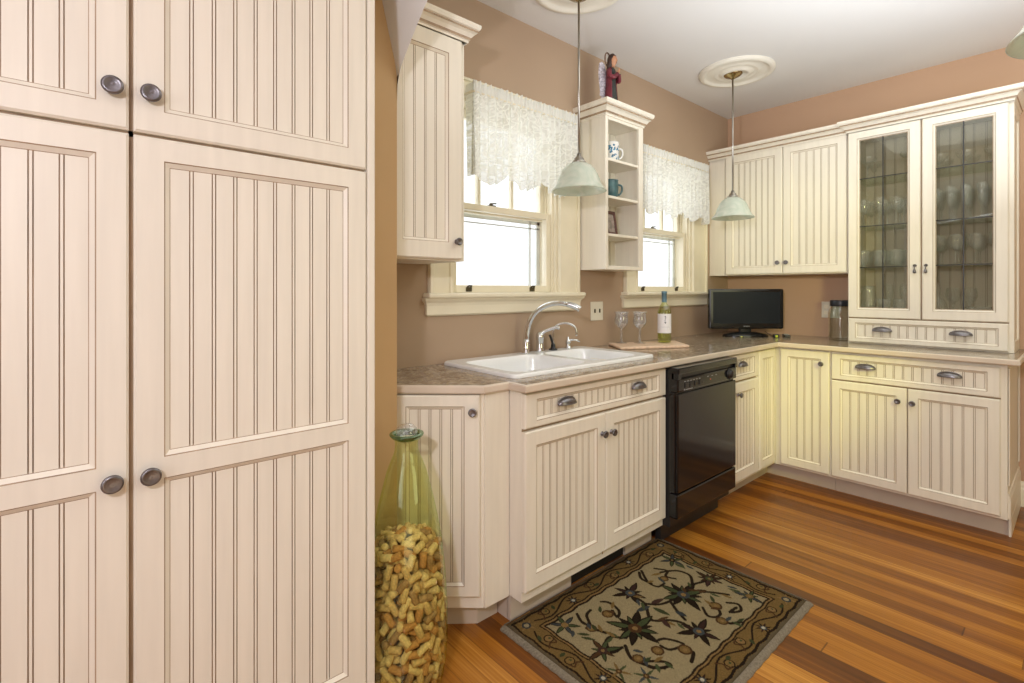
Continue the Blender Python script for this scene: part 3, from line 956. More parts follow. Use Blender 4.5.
# ------------------------------------------------------------------ worktop
CT = .915
SX0, SX1, SY0, SY1 = 1.325, 2.20, 1.49, 1.955
t = thing('countertop', 'L-shaped mottled stone-pattern worktop with a cream front edge', 'countertop', (2.5, 1.6, .885))
ox, oy, oz = 2.5, 1.6, .885
mb = MB()
def flat(poly):
    for z in (CT, .887):
        mb.add([(x-ox, y-oy, z-oz) for x, y in poly], [tuple(range(len(poly)))])
XBK, YBK = XW-.001, YW-.001
e = .011
flat([(XB+.002, YBK), (XB+.002, 1.657+e), (1.125+.004, 1.43+e), (1.24+e, 1.43+e), (1.24+e, 1.337+e), (SX0, 1.337+e), (SX0, YBK)])
flat([(SX0, 1.337+e), (SX1, 1.337+e), (SX1, SY0), (SX0, SY0)])
flat([(SX0, SY1), (SX1, SY1), (SX1, YBK), (SX0, YBK)])
flat([(SX1, 1.337+e), (3.505+e, 1.337+e), (XBK, 1.337+e), (XBK, YBK), (SX1, YBK)])
flat([(3.505+e, .215+e), (XBK, .215+e), (XBK, 1.337+e), (3.505+e, 1.337+e)])
mb.build('worktop_surface', M['counter'], t, fix=False)
mb = MB()
path = [(XB+.002-ox, 1.657-oy), (1.125-ox, 1.43-oy), (1.24-ox, 1.43-oy), (1.24-ox, 1.337-oy), (3.505-ox, 1.337-oy), (3.505-ox, .215-oy), (XBK-ox, .215-oy)]
mb.sweep(path, [(.013, .0302), (.006, .0306), (.002, .029), (0, .0255), (0, .006), (.003, .001), (.03, .001)])
mb.build('edge_band', M['edge'], t, fix=False)

# ------------------------------------------------------------------ sink
t = thing('kitchen_sink', 'white double-bowl drop-in sink set into the worktop below the window', 'sink', (1.82, 1.725, CT))
ox, oy = 1.82, 1.725
def rrect(x0, x1, y0, y1, r, n=6):
    pts = []
    for cx, cy, a0 in ((x1-r, y0+r, -PI/2), (x1-r, y1-r, 0), (x0+r, y1-r, PI/2), (x0+r, y0+r, PI)):
        for i in range(n+1):
            a = a0 + PI/2*i/n
            pts.append((cx+r*math.cos(a), cy+r*math.sin(a)))
    return pts
def loft(mb, loops, mi=0, close_last=True):
    n = len(loops[0])
    vs = [p for l in loops for p in l]
    fs = []
    for i in range(len(loops)-1):
        for k in range(n):
            k2 = (k+1) % n
            fs.append((i*n+k, i*n+k2, (i+1)*n+k2, (i+1)*n+k))
    if close_last: fs.append(tuple((len(loops)-1)*n+k for k in range(n)))
    mb.add(vs, fs, mi, True)
def at_z(l, z): return [(x, y, z) for x, y in l]
x0, x1, y0, y1 = 1.298-ox, 2.272-ox, 1.462-oy, 1.978-oy
bw = [(1.345-ox, 1.800-ox, 1.500-oy, 1.890-oy), (1.848-ox, 2.192-ox, 1.500-oy, 1.890-oy)]
bm = bmesh.new()
outer = rrect(x0+.006, x1-.006, y0+.006, y1-.006, .035)
ed = []
def addloop(pts, z):
    vs = [bm.verts.new((x, y, z)) for x, y in pts]
    for i in range(len(vs)): ed.append(bm.edges.new((vs[i], vs[(i+1) % len(vs)])))
ZT = .016
addloop(outer, ZT)
for b in bw: addloop(rrect(*b, .06), ZT)
bmesh.ops.triangle_fill(bm, edges=ed, use_beauty=True, normal=(0, 0, 1))
bm.verts.index_update()
mb = MB()
mb.add([v.co.copy() for v in bm.verts], [tuple(v.index for v in f.verts) for f in bm.faces], 0, False)
bm.free()
o1 = rrect(x0, x1, y0, y1, .038)
loft(mb, [at_z(outer, ZT), at_z(rrect(x0+.002, x1-.002, y0+.002, y1-.002, .037), ZT-.003), at_z(o1, .007), at_z(o1, .0005)], close_last=False)
mb.build('rim', M['enamel'], t, fix=True)
for b in bw:
    mb = MB()
    a, bb, c, d = b
    L0 = []
    for ins, z, r in ((0, ZT, .06), (.004, ZT-.004, .06), (.009, ZT-.03, .06), (.014, -.12, .065), (.03, -.158, .07), (.06, -.172, .07), (.12, -.176, .04)):
        L0.append(at_z(rrect(a+ins, bb-ins, c+ins, d-ins, max(.012, min(r, (bb-a)/2-ins-.01, (d-c)/2-ins-.01))), z))
    loft(mb, L0)
    bo = mb.build('bowl', M['enamel'], t, fix=False)
    MB().lathe([(.042, 0), (.040, .003), (.026, .002), (.0, .0005)], 20, T=Matrix.Translation(((a+bb)/2, (c+d)/2, -.1755))).build('drain', M['chrome'], bo)

ZD = CT+ZT
# main faucet
t = thing('kitchen_faucet', 'tall chrome faucet with a curved pull-out spout over the sink', 'faucet', (1.792, 1.930, ZD))
mb = MB()
mb.lathe([(.022, 0), (.022, .004), (.017, .010), (.0195, .05), (.0165, .075)], 20)
pts = []
dx, dy = .125, -.205
ctrl = [(0, .06), (.015, .10), (.065, .152), (.17, .200), (.34, .236), (.54, .256), (.72, .262), (.86, .260)]
for s_, z in ctrl: pts.append((dx*s_, dy*s_, z))
def smooth_path(p, k=6):
    p = [Vector(q) for q in p]; out = []
    for i in range(len(p)-1):
        a = p[max(i-1, 0)]; b = p[i]; c = p[i+1]; d = p[min(i+2, len(p)-1)]
        for j in range(k):
            u = j/k
            out.append(.5*((2*b) + (c-a)*u + (2*a-5*b+4*c-d)*u*u + (3*b-a-3*c+d)*u**3))
    out.append(p[-1]); return out
mb.tube(smooth_path(pts), [.0165-.0035*min(1, i/20) for i in range(len(smooth_path(pts)))], 14)
mb.build('spout', M['chrome'], t)
mb = MB()
mb.tube(smooth_path([(dx*.84, dy*.84, .259), (dx*.95, dy*.95, .256), (dx*1.08, dy*1.08, .246), (dx*1.18, dy*1.18, .232)]), [.012]*4+[.0155]*12+[.016, .0165, .0165], 14)
mb.build('spray_head', M['chrome'], t)
# lever
t2 = thing('faucet_lever', 'chrome single-lever valve with a raised handle right of the main spout', 'faucet handle', (1.895, 1.930, ZD))
mb = MB()
mb.lathe([(.026, 0), (.026, .006), (.021, .014), (.020, .06), (.024, .075), (.023, .092), (.014, .104), (0, .107)], 22)
mb.build('valve_body', M['chrome'], t2)
mb = MB()
mb.tube(smooth_path([(0, 0, .095), (.02, -.025, .112), (.055, -.055, .128), (.075, -.07, .126)]), [.012, .012, .011, .010, .010, .010, .009, .009, .009, .009, .009, .009, .009, .009, .009, .009, .010, .010, .009], 12)
mb.build('lever_handle', M['chrome'], t2)
# filtered-water tap
t3 = thing('filtered_water_tap', 'slim chrome gooseneck tap with a black lever behind the sink', 'tap', (2.00, 1.935, ZD))
mb = MB().lathe([(.024, 0), (.024, .006), (.013, .012), (.012, .03), (.009, .034)], 18)
mb.build('base', M['black_m'], t3)
mb = MB()
gn = [(0, 0, .03), (0, 0, .07), (0, 0, .103)]
for k in range(1, 9):
    a = PI*k/8
    gn.append((.045*(1-math.cos(a)), -.045*(1-math.cos(a)),   .103+.045*math.sin(a)))
gn.append((.09, -.09, .078))
mb.tube(smooth_path(gn, 3), .006, 10)
mb.build('gooseneck', M['chrome'], t3)
mb = MB().tube(smooth_path([(0, 0, .026), (-.020, -.015, .040), (-.040, -.02, .075), (-.048, -.022, .085)]), .007, 8)
mb.build('lever', M['black_m'], t3)
t4 = thing('soap_dispenser', 'small chrome soap dispenser at the right end of the sink deck', 'dispenser', (2.115, 1.930, ZD))
mb = MB().lathe([(.022, 0), (.022, .005), (.015, .012), (.014, .030), (.017, .038), (.017, .046), (.006, .053), (.006, .064), (0, .067)], 18)
mb.build('pump', M['chrome'], t4)
mb = MB().tube([(0, 0, .050), (.045, -.025, .046), (.062, -.034, .038)], [.006, .005, .005], 8)
mb.build('nozzle', M['chrome'], t4)

# ------------------------------------------------------------------ tray, glasses, wine
cx, cy = 2.675, 1.775
A, B_, C_, D_ = (2.535, 1.975), (2.385, 1.770), (2.791, 1.570), (2.970, 1.770)
def inset_poly(P, k):
    gx = sum(p[0] for p in P)/4; gy = sum(p[1] for p in P)/4
    return [(gx+(x-gx)*k-cx, gy+(y-gy)*k-cy) for x, y in P]
mb = MB()
quad = [A, B_, C_, D_]
lo = [at_z(inset_poly(quad, k), z) for k, z in ((.97, 0), (1.0, .004), (1.0, .012), (.985, .015))]
loft(mb, lo)
o = mb.build('serving_board', M['wood'], None, loc=(cx, cy, CT+.0005))
for p in o.data.polygons: p.use_smooth = False
tag(o, 'pale wooden serving board on the worktop under the wine bottle and crystal goblets', 'board')
ZB = CT+.0155
def crystal_goblet(label, x, y):
    t = thing('crystal_goblet', label, 'glass', (x, y, ZB), 0, 'crystal goblets on the serving board')
    mb = MB().lathe([(.036, 0), (.036, .002), (.012, .006), (.006, .010), (.006, .022)], 18); mb.build('foot', M['cut'], t)
    mb = MB().lathe([(.006, .02), (.010, .032), (.006, .044), (.0085, .055), (.006, .066), (.0085, .078), (.007, .09)], 12); mb.build('stem', M['cut'], t)
    mb = MB()
    prof = [(.007, .09), (.020, .098), (.033, .115), (.038, .135), (.036, .158), (.034, .175), (.041, .195)]
    inn = [(r-.002, z) for r, z in prof[::-1]]
    mb.lathe([(r*1.12, z) for r, z in prof+inn], 14, cap0=False, cap1=False); mb.build('bowl', M['cut'], t)
    return t
crystal_goblet('cut crystal goblet at the left end of the serving board', 2.590, 1.915)
crystal_goblet('cut crystal goblet standing nearest the wine bottle', 2.672, 1.838)
t = thing('wine_bottle', 'white wine bottle with plain white label and blue-grey foil on the board', 'bottle', (2.805, 1.748, ZB))
prof = [(.0, .004), (.030, .0), (.039, .004), (.041, .012), (.041, .19), (.039, .205), (.030, .225), (.0175, .245), (.0150, .258)]
mb = MB().lathe(prof, 28, cap1=False); mb.build('glass_body', M['wineg'], t)
mb = MB().lathe([(.0158, .252), (.0158, .308), (.0172, .309), (.0172, .320), (.0158, .322), (0, .322)], 22, cap0=False); mb.build('foil_capsule', M['foil'], t)
mb = MB()
n = 26
vs, fs = [], []
for i in range(n+1):
    a = -2.35 - 1.55 + 3.1*i/n
    for z in (.062, .182): vs.append((.0418*math.cos(a), .0418*math.sin(a), z))
for i in range(n): fs.append((2*i, 2*i+2, 2*i+3, 2*i+1))
mb.add(vs, fs, 0, True)
lb = mb.build('paper_label', M['label'], t, fix=False)
mb = MB()
for da, z, w, h in ((-.10, .165, .006, .006), (-.12, .150, .004, .006), (-.05, .158, .004, .004), (-.16, .140, .005, .004), (-.08, .130, .008, .006), (-.10, .124, .005, .004)):
    a = -2.30+da*.8
    T = Matrix.Rotation(a, 4, 'Z')
    MB().box((.0419, -w, z-h/2), (.0424, w*.2, z+h/2), T=T).build('printed_figure', M['ink'], lb)
n = 10
for k in range(n): mb.box((.0418, -.004, .100), (.0422, .004, .1008), T=Matrix.Rotation(-2.35-.55+1.1*k/n, 4, 'Z'))
mb.build('printed_line', M['ink'], lb)
MB().lathe([(.0, .006), (.036, .006), (.038, .012), (.038, .19), (.036, .203), (.0, .204)], 20).build('wine', thin_glass('white_wine', tint=(.86, .89, .58), base=.02, edge=.1, body=.03, body_col=(.4, .45, .1)), t)

# ------------------------------------------------------------------ wall plates
def plate(name, label, cat, loc, rz, w, h, toggles):
    t = thing(name, label, cat, loc, rz)
    MB().box((-w/2, -.006, -h/2), (w/2, 0, h/2), bev=.003).build('cover_plate', M['plate'], t)
    for x, z, a, b in toggles:
        MB().box((x-a/2, -.011, z-b/2), (x+a/2, -.005, z+b/2), bev=.0015).build('toggle' if cat == 'switch' else 'socket', M['bronze'] if cat == 'switch' else M['trim'], t)
    return t
plate('wall_switch', 'almond double switch plate on the wall between the two windows', 'switch', (2.45, YW, 1.13), 0, .116, .116, [(-.023, .002, .010, .024), (.023, .002, .010, .024)])
plate('wall_outlet', 'almond outlet plate on the wall behind the glass jar', 'outlet', (XW, 1.235, 1.115), R90, .116, .118, [(-.025, .022, .03, .028), (-.025, -.022, .03, .028), (.025, .022, .03, .028), (.025, -.022, .03, .028)])

# ------------------------------------------------------------------ television
t = thing('television', 'small black flat-screen television angled in the worktop corner', 'television', (3.762, 1.668, CT+.0005), TH-PI/2)
mb = MB()
mb.box((-.274, -.022, .058), (.274, .020, .352), 0, bev=.010)
mb.box((-.18, .018, .10), (.18, .062, .32), 0, bev=.015)
mb.build('casing', M['black'], t)
MB().box((-.246, -.0235, .098), (.246, -.021, .330)).build('screen', M['screen'], t)
mb = MB()
for k, w_ in enumerate((.006, .004, .006, .006, .005, .006)): mb.box((-.022+k*.0075, -.0236, .075), (-.022+k*.0075+w_*.8, -.0215, .0805))
mb.build('brand_lettering', M['grey'], t)
mb = MB().box((-.045, -.004, .016), (.045, .022, .075), 0, bev=.008); mb.build('stand_neck', M['black'], t)
mb = MB(); 
loft(mb, [[(.165*math.cos(a)*k, .085*math.sin(a)*k, z) for a in [2*PI*i/36 for i in range(36)]] for k, z in ((1, 0), (1, .010), (.96, .018), (.45, .036))])
mb.build('stand_base', M['black'], t)

t = thing('remote_control', 'small black remote control lying beside the television foot', 'remote control', (3.955, 1.455, CT+.0005), -1.1)
MB().box((-.022, -.055, 0), (.022, .055, .018), bev=.006).build('body', M['black_m'], t)
mb = MB()
for i in range(3):
    for j in range(5): mb.box((-.014+i*.011, -.04+j*.016, .0175), (-.008+i*.011, -.032+j*.016, .0195), 0)
mb.build('buttons', M['grey'], t)
t = thing('power_adapter', 'black plug adapter with a yellow-green tag beside the television', 'adapter', (3.83, 1.478, CT+.0005), -.8)
MB().box((-.018, -.014, 0), (.018, .014, .026), bev=.005).build('body', M['black_m'], t)
MB().box((-.010, -.0155, .004), (.006, -.0135, .020)).build('tag', M['yellowgreen'], t)
mb = MB().tube(smooth_path([(0, .014, .012), (.02, .05, .006), (.06, .09, .005), (.03, .15, .005), (.0, .19, .03)]), .0025, 6)
mb.build('cable', M['black_m'], t)

# ------------------------------------------------------------------ jar
t = thing('glass_jar', 'large clear glass storage jar with black lid beside the hutch', 'jar', (4.015, 1.128, CT+.0005))
prof = [(.0, .006), (.060, .0), (.070, .006), (.072, .02), (.072, .185), (.066, .205), (.056, .220), (.056, .235)]
mb = MB().lathe(prof+[(r-.003, z+.003) for r, z in prof[::-1]], 8, cap0=False, cap1=False, T=Matrix.Rotation(.3, 4, 'Z'))
mb.build('glass_body', M['jar'], t)
MB().lathe([(.060, .232), (.0615, .236), (.0615, .268), (.058, .274), (0, .275)], 28).build('lid', M['lid'], t)

# ------------------------------------------------------------------ wall cabinet by the hutch
XU = 3.871
t = thing('corner_wall_cabinet', 'cream double-door beadboard wall cabinet above the television', 'cabinet', (XU, 1.52, 1.372), R90)
oy, oz = 1.52, 1.372
Lx = lambda Y: oy - Y
MB().box((Lx(YW-.002), 0, 0), (Lx(1.042), XW-XU-.002, 2.295-oz)).build('carcass', M['paint'], t)
MB().box((Lx(YW-.002), -.006, 0), (Lx(1.872), .0, 2.295-oz)).build('filler_panel', M['paint'], t)
door(t, Lx(1.862), Lx(1.4445), .006, 2.288-oz, stile=.052, pitch=.044, knob_at=(Lx(1.472), .085), railw=.05)
door(t, Lx(1.440), Lx(1.046), .006, 2.288-oz, stile=.052, pitch=.044, knob_at=(Lx(1.414), .085), railw=.05)
MB().box((Lx(1.4465), -.002, .006), (Lx(1.438), 0, 2.285-oz)).build('seam_shadow', M['glaze'], t)
crown(t, [(Lx(YW-.002), -.021), (Lx(1.040), -.021)], 2.284-oz, .85)
MB().box((Lx(YW-.002), -.03, 2.3535-oz), (Lx(1.042), XW-XU-.002, 2.3555-oz)).build('top_board', M['paint'], t)

# ------------------------------------------------------------------ hutch
XH = 3.851
t = thing('glass_door_hutch', 'cream hutch with leaded glass doors and a long drawer standing on the worktop', 'hutch', (XH, .652, CT+.001), R90)
oy, oz = .652, CT+.001
Lx = lambda Y: oy - Y
DP = XW-XH-.003
yl, yr = 1.036, .268
ztop = 2.30-oz
mb = MB()
mb.box((Lx(yl), 0, 0), (Lx(yl)+.02, DP, ztop)); mb.box((Lx(yr)-.02, 0, 0), (Lx(yr), DP, ztop))
mb.box((Lx(yl)+.02, 0, ztop-.02), (Lx(yr)-.02, DP, ztop)); mb.box((Lx(yl)+.02, 0, .160), (Lx(yr)-.02, DP, .180))
mb.box((Lx(yl)+.02, 0, 0), (Lx(yr)-.02, DP, .02))
mb.box((Lx(.640), 0, .18), (Lx(.664), .02, ztop-.02))
mb.build('carcass', M['paint'], t)
b = bead_mesh(Lx(yl)+.02, Lx(yr)-.02, .18, ztop-.02, DP-.012, .055)
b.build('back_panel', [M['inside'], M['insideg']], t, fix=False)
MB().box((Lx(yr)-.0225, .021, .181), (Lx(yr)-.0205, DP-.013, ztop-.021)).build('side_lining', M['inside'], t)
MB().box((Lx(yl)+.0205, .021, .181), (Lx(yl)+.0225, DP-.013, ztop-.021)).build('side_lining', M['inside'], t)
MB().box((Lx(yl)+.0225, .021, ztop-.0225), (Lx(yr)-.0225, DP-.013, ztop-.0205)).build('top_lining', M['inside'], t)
# right side: stile and raised panel
mb = MB()
mb.box((Lx(yr), 0.0, 0), (Lx(yr)+.008, .05, ztop)); mb.box((Lx(yr), DP-.05, 0), (Lx(yr)+.008, DP, ztop))
mb.box((Lx(yr), .05, 0), (Lx(yr)+.008, DP-.05, .06)); mb.box((Lx(yr), .05, ztop-.07), (Lx(yr)+.008, DP-.05, ztop))
mb.build('side_frame', M['paint'], t)
shelf_z = [1.408-oz, 1.672-oz, 1.978-oz]
for z in shelf_z:
    MB().box((Lx(yl)+.022, .03, z-.004), (Lx(yr)-.022, DP-.014, z+.004)).build('glass_shelf', M['shelfglass'], t)
def glass_door(x0, x1, kx, side):
    z0, z1 = 1.083-oz, 2.283-oz
    st = .050
    hx0, hx1, hz0, hz1 = x0+st, x1-st, z0+.051, z1-.046
    d = frame_mesh(x0, x1, z0, z1, -.021, .021, [(hx0, hx1, hz0, hz1)]).build('door', PAINT2(), t)
    # cut the solid back of the door open for the pane
    me = d.data
    bm = bmesh.new(); bm.from_mesh(me)
    kill = [f for f in bm.faces if abs(f.normal.y) > .9 and all(abs(v.co.y) < 1e-4 for v in f.verts) and f.calc_area() > .2]
    bmesh.ops.delete(bm, geom=kill, context='FACES'); bm.to_mesh(me); bm.free()
    MB().box((hx0+.004, -.008, hz0+.004), (hx1-.004, -.005, hz1-.004)).build('glass_pane', M['hglass'], d)
    mb = MB()
    xm = (hx0+hx1)/2
    mb.box((xm-.0028, -.0115, hz0), (xm+.0028, -.0045, hz1))
    for z in (1.405, 1.668, 1.975): mb.box((hx0, -.0112, z-oz-.0024), (hx1, -.0048, z-oz+.0024))
    mb.build('leading', M['lead'], d)
    mb = MB()
    zk = 1.385-oz
    mb.lathe([(.009, 0), (.009, .003), (.005, .006), (.006, .014), (.0, .018)], 14, T=outward(kx, -.021, zk+.022))
    mb.tube([(kx, -.033, zk+.020), (kx, -.034, zk-.004)], .0028, 8)
    mb.lathe([(.0, -.026), (.006, -.022), (.009, -.014), (.006, -.004), (.0035, .002)], 12, T=Matrix.Translation((kx, -.034, zk)))
    mb.lathe([(.007, 0), (.007, .003), (0, .004)], 12, T=outward(kx, -.021, zk-.018))
    mb.build('drop_handle', M['pewter'], d)
glass_door(Lx(1.032), Lx(.659), Lx(.684), -1)
glass_door(Lx(.651), Lx(.280), Lx(.632), 1)
door(t, Lx(1.032), Lx(.280), .008, .160, stile=.040, railw=.026, pitch=.043, name='drawer_front', pulls=[(Lx(.848), .085), (Lx(.476), .085)])
MB().box((Lx(.661), -.002, .165), (Lx(.649), 0, ztop-.02)).box((Lx(1.032), -.002, .159), (Lx(.28), 0, .170)).build('seam_shadow', M['glaze'], t)
crown(t, [(Lx(yl), DP), (Lx(yl), -.021), (Lx(yr)+.008, -.021), (Lx(yr)+.008, DP)][0:4], ztop-.016, .88)
MB().box((Lx(yl)-.03, -.05, ztop+.0555), (Lx(yr)+.03, DP, ztop+.0575)).build('top_board', M['paint'], t)

# ---- glassware in the hutch
def mk_glass(name, mats_parts):
    pass
def lathe_glass(prof, th=.0018, n=16):
    mb = MB()
    mb.lathe(prof, n, cap0=True, cap1=False)
    return mb
KINDS = {
    'wine_glass': ([(.033, 0), (.032, .002), (.006, .006), (.004, .02), (.004, .075), (.010, .083), (.028, .10), (.037, .125), (.036, .15), (.031, .175)], 'wine glass'),
    'champagne_flute': ([(.030, 0), (.029, .002), (.005, .006), (.004, .02), (.004, .075), (.012, .09), (.022, .13), (.024, .17), (.021, .20)], 'flute'),
    'tumbler': ([(.030, 0), (.032, .004), (.036, .09), (.0375, .105), (.035, .105), (.034, .09), (.028, .010), (0, .009)], 'tumbler'),
    'footed_dessert_glass': ([(.032, 0), (.031, .002), (.007, .007), (.006, .035), (.018, .045), (.038, .058), (.045, .078), (.047, .088)], 'dessert glass'),
    'margarita_glass': ([(.034, 0), (.033, .002), (.006, .006), (.0045, .07), (.016, .082), (.018, .098), (.040, .108), (.052, .125), (.055, .14)], 'cocktail glass'),
    'glass_pitcher': ([(.042, 0), (.046, .006), (.050, .06), (.044, .13), (.036, .165), (.041, .19), (.039, .19), (.033, .165), (.041, .13), (.046, .06), (.04, .012), (0, .01)], 'pitcher'),
    'glass_bowl': ([(.035, 0), (.04, .004), (.075, .03), (.095, .065), (.092, .066), (.072, .034), (.036, .010), (0, .008)], 'bowl'),
    'glass_decanter': ([(.045, 0), (.05, .006), (.052, .05), (.035, .10), (.014, .125), (.013, .165), (.020, .175), (.017, .176), (.0, .178), (.012, .185), (.014, .20), (0, .21)], 'decanter'),
}
proto = {}
gcount = 0
def place_glass(kind, xw, yw_, zw, label, group):
    if kind not in proto:
        prof, cat = KINDS[kind]
        o = lathe_glass(prof).build(kind, M['crystal'], None, fix=False)
        proto[kind] = o
    else:
        o = proto[kind].copy(); C.objects.link(o)
    o.location = (xw, yw_, zw)
    tag(o, label, KINDS[kind][1], group)
    return o
rg = random.Random(11)
SHZ = [CT+.001+.1805, 1.412+.0005, 1.676+.0005, 1.982+.0005]
rows = {
    3: (['margarita_glass', 'footed_dessert_glass'], 'top shelf'),
    2: (['wine_glass', 'champagne_flute'], 'second shelf'),
    1: (['tumbler', 'wine_glass'], 'third shelf'),
}
for lv, (kinds, where) in rows.items():
    for half_, (ya, yb) in enumerate(((1.008, .668), (.636, .296))):
        hd = 'left' if half_ == 0 else 'right'
        kind = kinds[half_]
        rad = max(r for r, z in KINDS[kind][0])
        a_, b_ = ya-rad-.002, yb+rad+.002
        n = int((a_-b_)/(2*rad+.003))+1
        x_f, x_b = XH+.034+rad, 4.158-rad
        nx = int((x_b-x_f)/(2*rad+.002))+1
        for di in range(nx):
            xw = x_f+(x_b-x_f)*di/max(1, nx-1)
            for k in range(n):
                yy = a_-(a_-b_)*k/(n-1)
                rn = 'front' if di == 0 else 'back' if di == nx-1 else 'middle'
                place_glass(kind, xw, yy, SHZ[lv], 'clear %s, %s row on %s behind the %s hutch door' % (KINDS[kind][1], rn, where, hd), '%s row behind %s door on %s' % (rn, hd, where))
# floor of the hutch
bottom = [('glass_pitcher', 3.955, .950, 'tall clear pitcher on the hutch floor behind the left door'),
          ('glass_decanter', 3.945, .595, 'stoppered clear decanter on the hutch floor at the left of the right door'),
          ('glass_bowl', 3.985, .395, 'wide clear glass bowl on the hutch floor behind the right door')]
for k, x, y, l in bottom: place_glass(k, x, y, SHZ[0], l, None)
for i, y in enumerate((.860, .782, .704)):
    place_glass('tumbler', 3.945, y, SHZ[0], 'clear tumbler on the hutch floor right of the tall pitcher', 'tumblers on the hutch floor')
    place_glass('champagne_flute', 4.06, y, SHZ[0], 'clear flute at the back of the hutch floor behind the tumblers', 'flutes at the back of the hutch floor')
for i, y in enumerate((.545, .468)):
    place_glass('wine_glass', 4.10, y, SHZ[0], 'clear wine glass on the hutch floor between decanter and bowl', 'wine glasses on the hutch floor')

# ------------------------------------------------------------------ open shelf unit between the windows
t = thing('open_shelf_unit', 'cream open shelf unit with four cubbies hung between the two windows', 'shelf', (2.4625, 1.80, 1.378))
ox, oz = 2.4625, 1.378
x0, x1, D = 2.280-ox, 2.645-ox, YW-1.80-.001
H = 2.262-oz
mb = MB()
mb.box((x0, 0.012, 0), (x0+.018, D, H)); mb.box((x1-.018, .012, 0), (x1, D, H)); mb.box((x0+.018, .012, 0), (x1-.018, D, .018)); mb.box((x0+.018, .012, H-.018), (x1-.018, D, H))
mb.build('carcass', M['paint'], t)
bead_mesh(x0+.018, x1-.018, .018, H-.018, D-.008, .055).build('back_panel', PAINT2(), t, fix=False)
frame_mesh(x0-.002, x1+.002, -.002, H, -.004, .016, [(x0+.030, x1-.045, .024, H-.034)])
mb = MB()
fx0, fx1 = x0-.001, x1+.001
mb.box((fx0, -.006, -.001), (x0+.024, .012, H), bev=.003); mb.box((x1-.044, -.006, -.001), (fx1, .012, H), bev=.003)
mb.box((x0+.024, -.006, -.001), (x1-.044, .012, .022), bev=.003); mb.box((x0+.024, -.006, H-.030), (x1-.044, .012, H), bev=.003)
mb.build('face_frame', M['paint'], t)
SH = [1.585, 1.803, 2.018]
for z in SH:
    MB().box((x0+.018, .002, z-.016-oz), (x1-.018, D-.006, z-oz), bev=.003).build('shelf', M['paint'], t)
crown(t, [(x0, D), (x0, -.006), (x1, -.006), (x1, D)], 2.250-oz, .94)
MB().box((x0-.04, -.046, 2.326-oz), (x1+.04, D, 2.3295-oz)).build('top_board', M['paint'], t)

t = thing('ceramic_mug', 'white mug with blue pattern in the top cubby of the open shelf', 'mug', (2.432, 1.872, 2.0185), -.5)
prof = [(.039, 0), (.044, .004), (.045, .11), (.0455, .118), (.043, .118), (.042, .11), (.039, .01), (0, .008)]
MB().lathe(prof, 24).build('cup', M['mug'], t)
rp = random.Random(5); mb = MB()
for k in range(70):
    a = rp.uniform(-PI, .2); z = rp.uniform(.015, .095); s_ = rp.uniform(.003, .008)
    mb.lathe([(s_, 0), (s_*.8, .0006), (0, .0008)], 8, T=Matrix.Rotation(a, 4, 'Z') @ Matrix.Translation((.0444, 0, z)) @ Matrix.Rotation(PI/2, 4, 'Y'))
mb.build('blue_motif', M['mugblue'], t)
MB().tube(smooth_path([(.040, 0, .085), (.066, 0, .082), (.072, 0, .055), (.060, 0, .03), (.040, 0, .024)]), .0055, 8).build('handle', M['mug'], t)
t = thing('teal_mug', 'dark teal stoneware mug in the second cubby of the open shelf', 'mug', (2.425, 1.875, 1.8035), -.5)
prof = [(.038, 0), (.044, .006), (.049, .06), (.047, .10), (.049, .108), (.046, .108), (.044, .10), (.045, .06), (.038, .01), (0, .008)]
MB().lathe(prof, 24).build('cup', M['teal'], t)
MB().tube(smooth_path([(.045, 0, .085), (.072, 0, .080), (.076, 0, .055), (.064, 0, .03), (.045, 0, .024)]), .006, 8).build('handle', M['teal'], t)
t = thing('picture_frame', 'small dark red-brown picture frame leaning in the third cubby of the open shelf', 'picture frame', (2.436, 1.868, 1.5855), .05)
T = Matrix.Rotation(-.16, 4, 'X')
mb = MB()
for a, b in (((-.055, -.006, 0), (-.037, .006, .15)), ((.037, -.006, 0), (.055, .006, .15)), ((-.037, -.006, 0), (.037, .006, .02)), ((-.037, -.006, .13), (.037, .006, .15))):
    mb.box(a, b, bev=.003, T=T)
mb.tube([T @ Vector((0, .006, .11)), (0, .062, .001)], .003, 6)
mb.build('moulding', M['frame'], t)
MB().box((-.038, -.001, .019), (.038, .003, .131), T=T).build('photo', M['photo'], t)

# ------------------------------------------------------------------ angel figurine on the shelf unit
t = thing('angel_figurine', 'small winged figurine in a burgundy cloak with halo on top of the open shelf', 'figurine', (2.362, 1.815, 2.3300), .22)
def ellring(cx, cy, z, rx, ry, n=20, jig=0): 
    return [(cx+rx*math.cos(2*PI*k/n)*(1+jig*math.sin(5*2*PI*k/n)), cy+ry*math.sin(2*PI*k/n)*(1+jig*math.sin(5*2*PI*k/n)), z) for k in range(n)]
mb = MB()
loft(mb, [ellring(0, 0, z, a, b, 20, j) for z, a, b, j in ((0, .034, .028, .06), (.02, .032, .026, .06), (.07, .026, .021, .05), (.11, .022, .018, .02), (.135, .024, .018, 0), (.160, .030, .018, 0), (.172, .022, .015, 0), (.178, .010, .010, 0))])
mb.build('dress', M['dress'], t)
mb = MB()
n = 22
vs, fs = [], []
rowsz = [(0.004, .040, .036), (.05, .035, .031), (.10, .031, .026), (.14, .034, .025), (.165, .034, .023), (.178, .018, .016)]
for z, rx, ry in rowsz:
    for k in range(n+1):
        a = -.55 + (PI+1.1)*k/n
        w = 1+.05*math.sin(9*a)
        vs.append((rx*math.cos(a)*w, ry*math.sin(a)*w, z))
for i in range(len(rowsz)-1):
    for k in range(n): fs.append((i*(n+1)+k, i*(n+1)+k+1, (i+1)*(n+1)+k+1, (i+1)*(n+1)+k))
mb.add(vs, fs, 0, True)
